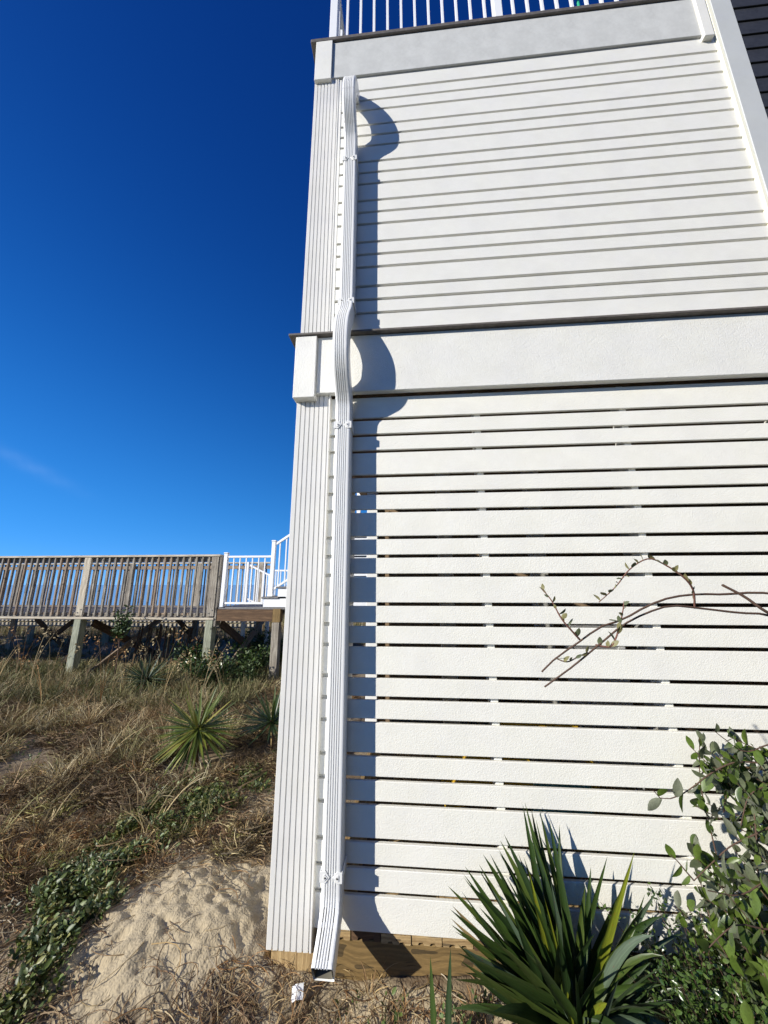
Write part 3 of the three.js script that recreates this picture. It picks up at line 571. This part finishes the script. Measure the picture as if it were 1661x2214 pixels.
  for (let i = 0; i < 38; i++) { // ragged leaves to the right and front, some bent over
    const a = R(-0.5, 1.9), L = R(0.34, 0.6), el = R(0.1, 1.05), s0 = [Math.cos(a) * 0.04, R(0.03, 0.18), Math.sin(a) * 0.04];
    const t = [Math.cos(a) * L * Math.cos(el), s0[1] + Math.sin(el) * L, Math.max(0.035 - BZ, Math.sin(a) * L * 0.7 * Math.cos(el))];
    part('leaf', blade(s0, t, R(0.024, 0.042), R(0.02, 0.2), 8, 0.45, V3(R(-1, 1), R(-0.2, 1), R(0.2, 1))), i % 8 === 2 ? yGrey : i % 13 === 5 ? yDead : i % 10 === 7 ? yYellow : yM[i % 4], y);
  }
  for (let i = 0; i < 18; i++) { const a = R(0, 6.28), L = R(0.2, 0.4); part('leaf', blade([Math.cos(a) * 0.04, R(0.02, 0.1), Math.sin(a) * 0.04], [Math.cos(a) * L, R(0.0, 0.05), Math.max(0.035 - BZ, Math.sin(a) * L * 0.8)], R(0.014, 0.028), R(0.05, 0.2), 6, 0.7, V3(R(-1, 1), 1, R(-1, 1))), yDead, y); }
  part('stem', tube([[0, -0.06, 0], [0.005, 0.08, -0.01], [-0.01, 0.2, -0.02]], 0.045, 0.03, 7), M.brown, y);
}
function rosette(label, x, z, lift, n, L, w, mats, elMin, elMax, cat = 'yucca', group) {
  const y = thing('yucca', label, cat, [x, height(x, z), z], group);
  part('stem', tube([[0, -0.05, 0], [0.01, lift * 0.5, 0], [0, lift, 0]], 0.03, 0.025, 6), M.brown, y);
  for (let i = 0; i < n; i++) {
    const a = i * 2.39996 + R(-0.2, 0.2), q = i / n, el = lerp(elMax, elMin, Math.sqrt(q)) + R(-0.1, 0.1), l = L * R(0.82, 1.1);
    const s = [Math.cos(a) * 0.015, lift - 0.02 + R(-0.02, 0.02), Math.sin(a) * 0.015], t = [s[0] + Math.cos(a) * l * Math.cos(el), s[1] + l * Math.sin(el), s[2] + Math.sin(a) * l * Math.cos(el)];
    part('leaf', blade(s, t, w * R(0.8, 1.15), R(-0.03, 0.03), 5, 0.4, V3(0, 1, 0.2)), mats[i % mats.length], y);
  }
  for (let i = 0; i < n * 0.14; i++) { const a = R(0, 6.28), l = L * R(0.5, 0.85); part('leaf', blade([Math.cos(a) * 0.02, lift - 0.04, Math.sin(a) * 0.02], [Math.cos(a) * l * 0.75, lift - l * R(0.45, 0.7), Math.sin(a) * l * 0.75], w * R(0.5, 0.9), R(0.05, 0.18), 5, 0.6, V3(R(-1, 1), 1, R(-1, 1))), yDead, y); }
  return y;
}
const yO = [lin(0.15, 0.19, 0.03), lin(0.24, 0.25, 0.04), lin(0.10, 0.14, 0.025), lin(0.42, 0.36, 0.10)].map((c) => G({ color: c, map: leafTex, roughness: 0.45, side: THREE.DoubleSide, transmission: 0.15 }));
rosette('round spiky yellow-green yucca standing alone in the dry grass', -2.17, -1.7, 0.36, 150, 0.44, 0.026, [yO[0], yO[1], yO[2], yO[0], yO[3], yO[1], yO[2]], -0.9, 1.35);
rosette('dark green yucca half hidden behind the white house corner', -1.55, -2.05, 0.3, 80, 0.4, 0.024, yM, -0.3, 1.4);
rosette('dark yucca below the boardwalk between the two pale posts', -4.35, -3.75, 0.25, 60, 0.5, 0.035, [yM[0], yM[2], yGrey], -0.4, 1.4);
rosette('low dark yucca at the foot of the green post', -3.3, -4.0, 0.2, 44, 0.45, 0.03, [yM[0], yM[2]], -0.3, 1.3);
{ // young yucca shoot at the bottom of the picture
  const y = thing('yucca_shoot', 'two upright young yucca blades in front of the timber base', 'yucca', [0.09, -0.03, 0.27]);
  const pts = [[[-0.03, 0, 0], [-0.04, 0.30, -0.05]], [[0.01, 0, 0.0], [0.045, 0.315, -0.07]], [[0.0, 0, 0.0], [0.02, 0.2, 0.09]], [[0.02, 0, 0.01], [0.11, 0.2, 0.03]]];
  pts.forEach(([a, b], i) => part('leaf', blade(a, b, 0.028, 0.02, 6, 0.5, V3(-0.6, 0, 1)), yM[(i + 1) % 4], y));
}
// oval leaf, folded and curled, length 1 along +y
function ovalLeaf(wr, fold, curl, segs = 5) {
  const pos = [], idx = [], uv = [];
  for (let i = 0; i <= segs; i++) { const t = i / segs, h = wr * Math.pow(Math.sin(Math.PI * clamp(t * 0.94 + 0.04)), 0.75), z = -curl * t * t; for (const s of [-1, 0, 1]) { pos.push(s * h, t, z + Math.abs(s) * h * fold); uv.push(0.5 + s * h, t * 0.4); } }
  for (let i = 0; i < segs; i++) for (let k = 0; k < 2; k++) { const q = i * 3 + k; idx.push(q, q + 1, q + 3, q + 1, q + 4, q + 3); }
  const g = new THREE.BufferGeometry(); g.setAttribute('position', new THREE.Float32BufferAttribute(pos, 3)); g.setAttribute('uv', new THREE.Float32BufferAttribute(uv, 2)); g.setIndex(idx); g.computeVertexNormals(); return g;
}
const ovals = [ovalLeaf(0.24, 0.3, 0.2), ovalLeaf(0.28, 0.15, 0.3), ovalLeaf(0.21, 0.5, 0.1), ovalLeaf(0.26, 0.25, -0.15)];
const UP = V3(0, 1, 0);
function leafMatrix(p, dir, len, twist) {
  const q = new THREE.Quaternion().setFromUnitVectors(UP, dir.clone().normalize()), t = new THREE.Quaternion().setFromAxisAngle(UP, twist);
  return new THREE.Matrix4().compose(p, q.multiply(t), V3(len, len, len));
}
const shrubM = [lin(0.12, 0.19, 0.03), lin(0.15, 0.22, 0.04), lin(0.15, 0.18, 0.09), lin(0.08, 0.13, 0.03), lin(0.21, 0.23, 0.15)].map((c, i) => G({ color: c, roughness: i === 2 || i === 4 ? 0.65 : 0.38, side: THREE.DoubleSide, transmission: 0.22 }));
const barkM = S({ color: lin(0.13, 0.075, 0.05), roughness: 0.85, map: dapple }), barkRed = S({ color: lin(0.22, 0.10, 0.07), roughness: 0.8, map: dapple });
const budM = G({ color: lin(0.30, 0.28, 0.12), side: THREE.DoubleSide, transmission: 0.2 });
{
  const sh = thing('broadleaf_shrub', 'broad-leaved silvery green shrub with long arching bare twigs at the right edge', 'shrub', [1.6, -0.05, 0.4]);
  sh.position.set(0, 0, 0);
  const B1 = [[0.362, 1.509, 0.900], [0.408, 1.539, 0.880], [0.486, 1.581, 0.860], [0.568, 1.625, 0.840], [0.641, 1.643, 0.820], [0.734, 1.683, 0.800], [0.820, 1.708, 0.780], [0.920, 1.718, 0.760], [1.006, 1.717, 0.740], [1.166, 1.720, 0.720], [1.40, 1.66, 0.700], [1.7, 1.2, 0.55], [1.75, 0.5, 0.45], [1.72, -0.1, 0.42]];
  const B2 = [[0.359, 1.475, 0.920], [0.450, 1.525, 0.898], [0.544, 1.584, 0.876], [0.627, 1.633, 0.853], [0.711, 1.665, 0.831], [0.796, 1.684, 0.809], [0.905, 1.675, 0.787], [1.029, 1.661, 0.764], [1.130, 1.653, 0.742], [1.36, 1.56, 0.70], [1.62, 1.1, 0.56], [1.68, 0.5, 0.47], [1.66, -0.1, 0.44]];
  const B3 = [[0.485, 1.593, 0.876], [0.460, 1.618, 0.89], [0.431, 1.652, 0.900], [0.405, 1.708, 0.900], [0.379, 1.741, 0.900]];
  const B4 = [[0.879, 1.676, 0.79], [0.861, 1.733, 0.82], [0.828, 1.768, 0.840], [0.781, 1.807, 0.840], [0.737, 1.827, 0.840], [0.679, 1.799, 0.840], [0.623, 1.740, 0.840], [0.570, 1.696, 0.840]];
  const B5 = [[1.25, 1.60, 0.72], [1.084, 1.672, 0.780], [1.039, 1.711, 0.780], [0.981, 1.747, 0.780]];
  const B6 = [[0.528, 1.578, 0.876], [0.566, 1.575, 0.880], [0.590, 1.610, 0.880], [0.610, 1.662, 0.880], [0.621, 1.701, 0.880]];
  const B7 = [[0.407, 1.543, 0.885], [0.432, 1.536, 0.900], [0.465, 1.550, 0.900], [0.497, 1.560, 0.890]];
  const S1 = [[1.70, 0.75, 0.40], [1.520, 1.066, 0.300], [1.405, 1.051, 0.311], [1.274, 1.055, 0.323], [1.173, 1.021, 0.334], [1.088, 0.976, 0.346], [1.014, 0.944, 0.357], [0.947, 0.940, 0.369], [0.914, 0.974, 0.380]];
  const S2 = [[1.70, 0.8, 0.40], [1.536, 1.133, 0.300], [1.421, 1.117, 0.310], [1.319, 1.093, 0.320], [1.250, 1.136, 0.330], [1.205, 1.172, 0.340]];
  const S3 = [[1.68, 0.6, 0.42], [1.516, 0.906, 0.300], [1.354, 0.830, 0.315], [1.195, 0.772, 0.330], [1.109, 0.725, 0.345], [1.023, 0.674, 0.360]];
  const S4 = [[1.024, 0.676, 0.360], [0.997, 0.708, 0.360], [0.977, 0.733, 0.360], [0.955, 0.752, 0.360]];
  const S5 = [[1.62, 0.4, 0.42], [1.429, 0.752, 0.350], [1.264, 0.710, 0.383], [1.134, 0.679, 0.417], [1.007, 0.709, 0.450]];
  const S6 = [[1.6, 0.2, 0.45], [1.340, 0.592, 0.400], [1.192, 0.597, 0.433], [1.066, 0.628, 0.467], [0.928, 0.572, 0.500]];
  const S7 = [[1.66, 0.7, 0.42], [1.518, 0.994, 0.350], [1.336, 0.999, 0.373], [1.244, 0.977, 0.397], [1.173, 0.884, 0.420]];
  let leaves = 0; const extra = [[], [], [], [], []];
  const put = (p, dir, len, mat) => { if (p.z < 0.03) p.z = 0.03; if (leaves++ < 290) { const m = part('leaf', ovals[Math.floor(rnd() * 4)], mat, sh); leafMatrix(p, dir, len, R(0, 6.28)).decompose(m.position, m.quaternion, m.scale); } else { const g = ovals[Math.floor(rnd() * 4)].clone(); g.applyMatrix4(leafMatrix(p, dir, len, R(0, 6.28))); extra[Math.max(0, shrubM.indexOf(mat))].push(g); } };
  part('branch', tube([...B1].reverse(), 0.0078, 0.0023, 6, 60), barkM, sh); part('branch', tube([...B2].reverse(), 0.0072, 0.0022, 6, 60), barkM, sh);
  for (const b of [B3, B4, B6]) part('twig', tube(b, 0.0032, 0.0014, 5), barkRed, sh);
  part('twig', tube(B7, 0.002, 0.0014, 5), barkM, sh); part('branch', tube(B5, 0.005, 0.0038, 6), barkM, sh);
  for (const [b, n] of [[B3, 12], [B4, 24], [B6, 10], [B7, 6]]) { // sparse young leaves and buds on the bare twigs
    const c = new THREE.CatmullRomCurve3(b.map((p) => V3(...p)));
    for (let i = 0; i < n; i++) { const t = (i + R(0.2, 0.8)) / n, p = c.getPointAt(t), tg = c.getTangentAt(t); put(p, V3(R(-0.8, 0.8), R(0.1, 1.1), R(-0.3, 0.8)).addScaledVector(tg, 0.5), R(0.013, 0.03), i % 3 ? budM : shrubM[2]); }
  }
  for (let i = 0; i < 7; i++) { const c = new THREE.CatmullRomCurve3(B1.map((p) => V3(...p))); put(c.getPointAt(R(0.1, 0.42)), V3(R(-1, 1), R(-0.2, 1), R(-0.2, 1)), R(0.014, 0.034), i % 2 ? budM : shrubM[2]); }
  const grow = (b, n, l0, l1, r = 0.005) => {
    part('branch', tube(b, r, 0.0016, 5, 24), barkM, sh);
    const c = new THREE.CatmullRomCurve3(b.map((p) => V3(...p)));
    for (let i = 0; i < n; i++) { const t = lerp(0.12, 1, (i + R(0, 0.9)) / n), p = c.getPointAt(Math.min(1, t)), tg = c.getTangentAt(Math.min(1, t)); const s = i % 2 ? 1 : -1; put(p, tg.clone().multiplyScalar(R(0.2, 0.9)).add(V3(R(-0.5, 0.5), s * R(0.3, 1), R(-0.2, 0.9))), R(l0, l1), shrubM[rnd() < 0.24 ? (rnd() < 0.5 ? 2 : 4) : Math.floor(rnd() * 2) + (rnd() < 0.3 ? 2 : 0)]); }
  };
  grow(S1, 24, 0.04, 0.075); grow(S2, 18, 0.035, 0.06); grow(S3, 16, 0.04, 0.08); grow(S4, 4, 0.035, 0.06, 0.003); grow(S5, 14, 0.04, 0.08); grow(S6, 12, 0.04, 0.075); grow(S7, 16, 0.035, 0.07);
  for (let i = 0; i < 150; i++) { // the body of the shrub
    const top = R(0.06, 1.12), xmin = top > 0.8 ? 1.2 : lerp(0.95, 1.2, top / 0.8), ex = xmin + Math.pow(rnd(), 1.3) * 0.5, z0 = R(0.12, 0.5), x0 = ex + R(0.0, 0.35), a = [x0, Math.max(-0.05, top - R(0.15, 0.5)), z0], e = [ex, top, clamp(z0 + R(-0.12, 0.12), 0.08, 0.55)];
    grow([a, [lerp(a[0], e[0], 0.3) + R(-0.03, 0.05), lerp(a[1], e[1], 0.6), lerp(a[2], e[2], 0.4)], e], 22, 0.036, 0.074, 0.003);
  }
  extra.forEach((g, i) => g.length && tag(part('foliage', mergeGeometries(g), shrubM[i], sh), null, null, null, 'stuff'));
}
// small-leaved shrub below it, and other leafy bushes: one foliage part each, with twigs
const smallLeaf = ovalLeaf(0.27, 0.25, 0.15, 3);
function bush(label, x, z, y0, n, spread, hgt, leaf, per, mats, lean = [0, 0], name = 'small_leaved_shrub', zmin = -99) {
  const o = thing(name, label, 'shrub', [x, y0, z]); const gs = mats.map(() => []);
  for (let i = 0; i < n; i++) {
    const a = R(0, 6.28), r = spread * Math.sqrt(rnd()), e = V3(Math.cos(a) * r + lean[0] * R(0, 1), hgt * R(0.4, 1.05), Math.sin(a) * r * 0.8 + lean[1]);
    if (e.z + z < zmin) e.z = zmin - z + R(0, 0.04);
    const b = [[e.x * 0.15, 0, e.z * 0.15], [e.x * 0.45, e.y * 0.55, e.z * 0.4], [e.x, e.y, e.z]];
    part('twig', tube(b, 0.0022, 0.0008, 4, 7), barkM, o);
    const c = new THREE.CatmullRomCurve3(b.map((p) => V3(...p)));
    for (let k = 0; k < per; k++) { const t = lerp(0.25, 1, rnd()), p = c.getPointAt(t).add(V3(R(-1, 1), R(-1, 1), R(-1, 1)).multiplyScalar(leaf * 1.3)); if (p.z + z < zmin) p.z = zmin - z; const g = smallLeaf.clone(); g.applyMatrix4(leafMatrix(p, V3(R(-1, 1), R(-0.2, 1), R(-1, 1)), leaf * R(0.6, 1.25), R(0, 6.28))); gs[Math.floor(rnd() * gs.length)].push(g); }
  }
  gs.forEach((g, i) => g.length && tag(part('foliage', mergeGeometries(g), mats[i], o), null, null, null, 'stuff'));
  return o;
}
const yaup = [lin(0.055, 0.11, 0.02), lin(0.085, 0.145, 0.03), lin(0.12, 0.18, 0.045)].map((c, i) => G({ color: c, roughness: 0.28, side: THREE.DoubleSide, transmission: 0.12 }));
const bushM = [lin(0.05, 0.10, 0.02), lin(0.09, 0.15, 0.03)].map((c) => G({ color: c, side: THREE.DoubleSide, transmission: 0.15 }));
bush('small-leaved dark green shrub right of the yucca along the wall base', 1.1, 0.28, -0.06, 110, 0.38, 0.5, 0.018, 64, yaup, [0, 0.02], 'small_leaved_shrub', 0.03);
bush('small-leaved dark shrub in the lower right corner', 1.2, 0.44, -0.06, 110, 0.38, 0.42, 0.021, 62, yaup, [0, 0], 'small_leaved_shrub', 0.03);
bush('bright green leafy bush beside the square landing post', -2.82, -4.15, 0.0, 40, 0.22, 0.46, 0.05, 16, bushM);
bush('leafy green sapling sprouting up past the boardwalk rail', -5.32, -4.2, 0.75, 34, 0.2, 0.55, 0.06, 12, bushM);
part('stem', tube([[0, -0.85, 0], [0.02, -0.4, 0], [0, 0.1, 0]], 0.012, 0.008, 5), barkM, scene.children[scene.children.length - 1]);
for (const [l, x, z, w, h] of [['leafy green shrub in front of the green post', -3.55, -4.2, 0.42, 0.5], ['low leafy shrub right of the green post in the shade', -3.05, -4.75, 0.45, 0.6], ['green shrub filling the gap left of the green post', -4.25, -4.9, 0.5, 0.62], ['dark shrub in the shade under the landing', -2.7, -5.6, 0.7, 0.75], ['dark shrub beside the far piles in the shade', -3.8, -6.2, 0.6, 0.7]])
  bush(l, x, z, height(x, z), 60, w, h, 0.06, 30, [yaup[0], bushM[0], bushM[1]], [0, 0], 'dune_shrub');

// ---------------------------------------------------------------- grass, straw and creepers
function ribbon(pts, w, up) { // thin tapered strip through points
  const n = pts.length, pos = [], idx = [];
  for (let i = 0; i < n; i++) { const p = pts[i], q = pts[Math.min(n - 1, i + 1)], o = pts[Math.max(0, i - 1)], t = q.clone().sub(o).normalize(), s = new THREE.Vector3().crossVectors(t, up).normalize(), h = w * 0.5 * (i === n - 1 ? 0.15 : 1 - 0.4 * i / n); pos.push(p.x - s.x * h, p.y - s.y * h, p.z - s.z * h, p.x + s.x * h, p.y + s.y * h, p.z + s.z * h); }
  for (let i = 0; i < n - 1; i++) idx.push(i * 2, i * 2 + 1, i * 2 + 2, i * 2 + 1, i * 2 + 3, i * 2 + 2);
  const g = new THREE.BufferGeometry(); g.setAttribute('position', new THREE.Float32BufferAttribute(pos, 3)); g.setIndex(idx); g.computeVertexNormals(); return g;
}
function tuft(n, h, w, spread, droop, curl = 0.4) { // arching dry blades from one root, height about h
  const gs = [];
  for (let i = 0; i < n; i++) {
    const a = R(0, 6.28), d = V3(Math.cos(a), 0, Math.sin(a)), L = h * R(0.55, 1.15), out = R(0.15, 1) * spread, dr = R(0.3, 1) * droop, r = R(0, 0.05), cu = R(-1, 1) * curl, pts = [];
    for (let k = 0; k <= 5; k++) { const t = k / 5, dd = V3(Math.cos(a + cu * t), 0, Math.sin(a + cu * t)); pts.push(V3(d.x * r, 0, d.z * r).addScaledVector(dd, L * out * t).add(V3(0, L * (t - dr * t * t), 0)).add(V3(R(-1, 1), 0, R(-1, 1)).multiplyScalar(0.02 * L * t))); }
    gs.push(ribbon(pts, w * R(0.7, 1.3), V3(-d.z + R(-0.5, 0.5), 0.3, d.x + R(-0.5, 0.5)).cross(V3(0, 1, 0)).normalize()));
  }
  return mergeGeometries(gs);
}
function scatter(name, label, cat, geo, mat, n, spot, cols) {
  const im = new THREE.InstancedMesh(geo, mat, n), m = new THREE.Matrix4(), q = new THREE.Quaternion(), e = new THREE.Euler(), c = new THREE.Color(); let k = 0;
  for (let t = 0; t < n * 8 && k < n; t++) { const s = spot(); if (!s) continue; e.set(s.tilt || R(-0.15, 0.15), R(0, 6.28), R(-0.15, 0.15)); q.setFromEuler(e); m.compose(V3(s.x, s.y ?? height(s.x, s.z) - 0.005, s.z), q, V3(s.s, s.s * (s.sy || 1), s.s)); im.setMatrixAt(k, m); const a = cols[Math.floor(rnd() * cols.length)], b = R(0.7, 1.25); im.setColorAt(k, c.setRGB(a[0] * b, a[1] * b, a[2] * b)); k++; }
  im.count = k; im.name = numbered(name); im.castShadow = im.receiveShadow = true; scene.add(im); return tag(im, label, cat, null, 'stuff');
}
const dryM = G({ color: lin(1, 1, 1), map: null, roughness: 0.85, side: THREE.DoubleSide, transmission: 0.12 });
const tan = [[0.38, 0.29, 0.13], [0.30, 0.21, 0.09], [0.52, 0.43, 0.23], [0.20, 0.14, 0.06], [0.25, 0.23, 0.07]], rust = [[0.32, 0.17, 0.06], [0.23, 0.135, 0.06], [0.44, 0.31, 0.14], [0.36, 0.28, 0.15], [0.17, 0.10, 0.05]], olive = [[0.16, 0.17, 0.06], [0.22, 0.2, 0.08], [0.3, 0.25, 0.12], [0.12, 0.13, 0.05]];
const creeperLine = [[-1.84, 0.22], [-1.93, -0.07], [-1.97, -0.35], [-1.95, -0.64], [-1.88, -0.97], [-1.78, -1.25], [-1.5, -1.36]];
const onCreeper = (x, z) => { let best = 9; for (let i = 0; i < creeperLine.length - 1; i++) { const [ax, az] = creeperLine[i], [bx, bz] = creeperLine[i + 1], dx = bx - ax, dz = bz - az, t = clamp(((x - ax) * dx + (z - az) * dz) / (dx * dx + dz * dz)); best = Math.min(best, Math.hypot(x - ax - t * dx, z - az - t * dz)); } return best; };
const clear = (x, z) => x > -0.95 && z < 0.02;
const grassOK = (x, z) => { if (clear(x, z) || moundMask(x, z) > 0.1) return false; if (onCreeper(x, z) < 0.16 && rnd() < 0.6) return false; if (Math.hypot(x + 2.17, z + 1.7) < 0.34 || Math.hypot(x + 1.55, z + 2.05) < 0.22) return false; return fbm(x * 1.6 + 9, z * 1.6, 91, 3) > 0.21 + 0.2 * smooth(-1.7, -1.0, x); };
const straw = [[0.42, 0.33, 0.17], [0.34, 0.255, 0.125], [0.54, 0.46, 0.28], [0.24, 0.175, 0.085], [0.26, 0.24, 0.10], [0.30, 0.20, 0.10]];
const dark = [[0.13, 0.085, 0.045], [0.17, 0.11, 0.055], [0.10, 0.075, 0.04]];
const patchy = (x, z) => grassOK(x, z) && fbm(x * 2.6, z * 2.6, 97, 3) > 0.42;
const band = (x0, x1, z0, z1, s0, s1, ok = grassOK) => () => { const x = R(x0, x1), z = R(z0, z1); return ok(x, z) ? { x, z, s: R(s0, s1) } : null; };
scatter('dry_grass', 'tan dry grass covering the slope below the boardwalk', 'grass', tuft(18, 0.29, 0.0055, 1.0, 0.72, 1.2), dryM, 1500, band(-8.5, -1.4, -4.3, -0.5, 0.3, 1.25, (x, z) => patchy(x, z) && rnd() < 0.12 + smooth(-0.7, -2.6, z)), straw);
scatter('grass_clumps', 'taller loose straw clumps of dry grass', 'grass', tuft(34, 0.42, 0.0055, 0.75, 0.55, 0.7), dryM, 230, band(-8.5, -1.7, -4.3, -0.8, 0.5, 1.2, (x, z) => patchy(x, z) && rnd() < 0.15 + smooth(-0.9, -2.6, z)), straw);
scatter('matted_grass', 'low matted brown grass lying over the sand', 'grass', tuft(22, 0.13, 0.0045, 1.5, 0.92, 2.2), dryM, 4600, band(-8, -0.9, -4.3, -0.25, 0.5, 1.5), rust.concat(tan, dark));
scatter('brown_thatch', 'dark brown dead thatch under the grass', 'grass', tuft(20, 0.16, 0.006, 1.4, 0.9, 2), dryM, 1700, band(-8, -1.0, -4.3, -0.5, 0.5, 1.4, (x, z) => !patchy(x, z) && grassOK(x, z)), dark);
scatter('green_grass', 'olive green grass at the foot of the boardwalk posts', 'grass', tuft(16, 0.36, 0.007, 0.6, 0.5), dryM, 1300, band(-9.5, -2.4, -5.0, -3.0, 0.5, 1.15), olive);
scatter('dune_grass', 'tall dune grass beyond the boardwalk', 'grass', tuft(18, 0.42, 0.01, 0.7, 0.5), dryM, 3200, band(-24, 0, -14, -8.1, 0.5, 1.15, () => true), straw.concat(olive));
scatter('shade_grass', 'sparse grass in the shade under the boardwalk', 'grass', tuft(16, 0.3, 0.008, 0.8, 0.55), dryM, 900, band(-16, -2.2, -8.1, -5, 0.4, 1.0, () => true), tan.concat(olive));
{ // tall seed stalks of sea oats
  const gs = []; for (let i = 0; i < 3; i++) { const a = R(0, 6.28), L = R(0.75, 1.05), pts = []; for (let k = 0; k <= 6; k++) { const t = k / 6; pts.push(V3(Math.cos(a) * 0.25 * L * t * t, L * t * (1 - 0.12 * t), Math.sin(a) * 0.25 * L * t * t)); } gs.push(ribbon(pts, 0.007, V3(0.2, 0, 1))); const tip = pts[6]; for (let k = 0; k < 9; k++) { const g = smallLeaf.clone(); g.deleteAttribute('uv'); g.applyMatrix4(leafMatrix(tip.clone().add(V3(R(-0.03, 0.03), -k * 0.018, R(-0.03, 0.03))), V3(R(-1, 1), R(-1, 0.3), R(-1, 1)), 0.035, R(0, 6))); gs.push(g); } }
  scatter('sea_oats', 'tall seed stalks rising from the dry grass', 'grass', mergeGeometries(gs), dryM, 26, band(-7.5, -2.8, -4.4, -2.4, 0.7, 1.25, () => true), rust);
}
{ // straw lying on the sand
  const mk = (L, bend) => { const pts = []; for (let k = 0; k <= 6; k++) { const t = k / 6; pts.push(V3(L * (t - 0.5), 0.006 + 0.05 * L * Math.sin(t * 3.14), bend * L * (t - 0.5) ** 2)); } return mergeGeometries([ribbon(pts, 0.0045, V3(0, 1, 0)), ribbon(pts, 0.004, V3(0, 0.2, 1))]); };
  const pale = [[0.5, 0.4, 0.24], [0.36, 0.25, 0.13], [0.24, 0.15, 0.08], [0.3, 0.22, 0.13], [0.42, 0.36, 0.26]];
  const ok = (x, z) => !clear(x, z) && rnd() > moundMask(x, z) * (fbm(x * 8, z * 8, 99, 2) > 0.45 ? 0.97 : 0.8);
  const near = (x, z) => z > 0.004 && x > -0.95 && x < 1.7;
  scatter('straw_litter', 'dry straw scattered over the sand', 'litter', mk(0.16, 0.6), dryM, 3600, band(-2.7, -0.7, -1.3, 0.5, 0.4, 1.4, ok), pale);
  scatter('curled_straw', 'curled dry stems on the sand near the house corner', 'litter', mk(0.22, 1.6), dryM, 1500, band(-2.6, -0.74, -1.6, 0.5, 0.4, 1.3, ok), rust.concat(pale));
  scatter('base_litter', 'dead stems along the timber base of the house', 'litter', mk(0.13, 1.1), dryM, 800, band(-0.95, 1.6, 0.01, 0.42, 0.5, 1.3, near), pale.concat(rust));
  scatter('root_tangle', 'tangle of wiry brown stems at the foot of the corner post', 'litter', tuft(12, 0.14, 0.003, 1.0, 0.9), dryM, 60, band(-0.85, 0.25, 0.02, 0.3, 0.4, 1.1, () => true), rust);
}
{ // green creeper running down past the sand heap
  const gs = []; for (let i = 0; i < 11; i++) { const g = smallLeaf.clone(); g.deleteAttribute('uv'); g.applyMatrix4(leafMatrix(V3(R(-0.05, 0.05), R(0.01, 0.1), R(-0.05, 0.05)), V3(R(-1, 1), R(0.0, 0.9), R(-1, 1)), R(0.018, 0.036), R(0, 6.28))); gs.push(g); }
  const line = creeperLine;
  const spot = () => { const i = Math.floor(rnd() * (line.length - 1)), t = rnd(), w = 0.32; const x = lerp(line[i][0], line[i + 1][0], t) + (rnd() + rnd() - 1) * w * 1.1, z = lerp(line[i][1], line[i + 1][1], t) + (rnd() + rnd() - 1) * w; return moundMask(x, z) > 0.3 || fbm(x * 7, z * 7, 95, 2) < 0.41 ? null : { x, z, s: R(0.6, 1.2) }; };
  const vm = G({ map: null, color: lin(1, 1, 1), roughness: 0.5, side: THREE.DoubleSide, transmission: 0.15 });
  scatter('creeper', 'dark green creeper trailing beside the bare sand heap', 'creeper', mergeGeometries(gs), vm, 950, spot, [[0.08, 0.12, 0.02], [0.11, 0.15, 0.025], [0.055, 0.085, 0.02], [0.20, 0.20, 0.05]]);
  scatter('weed_leaves', 'scattered green weeds under the yucca and by the wall', 'creeper', mergeGeometries(gs), vm, 420, () => { const p = rnd() < 0.2; const x = p ? R(-0.4, 1.3) : R(-4.6, -1.1), z = p ? R(0.05, 0.4) : R(-3.6, -1.2); return { x, z, s: R(0.4, 0.9) }; }, [[0.07, 0.11, 0.025], [0.10, 0.14, 0.03]]);
  scatter('added_bounce_cover', 'added unseen dark groundcover behind the viewer that cuts bounced light', 'groundcover', mergeGeometries(gs), vm, 5200, () => ({ x: R(-5, 4.5), z: R(0.75, 6), s: R(1.6, 3.2) }), [[0.05, 0.07, 0.02], [0.07, 0.09, 0.025]]);  // added out of view so less light bounces up from the ground
}
renderer.render(scene, camera);
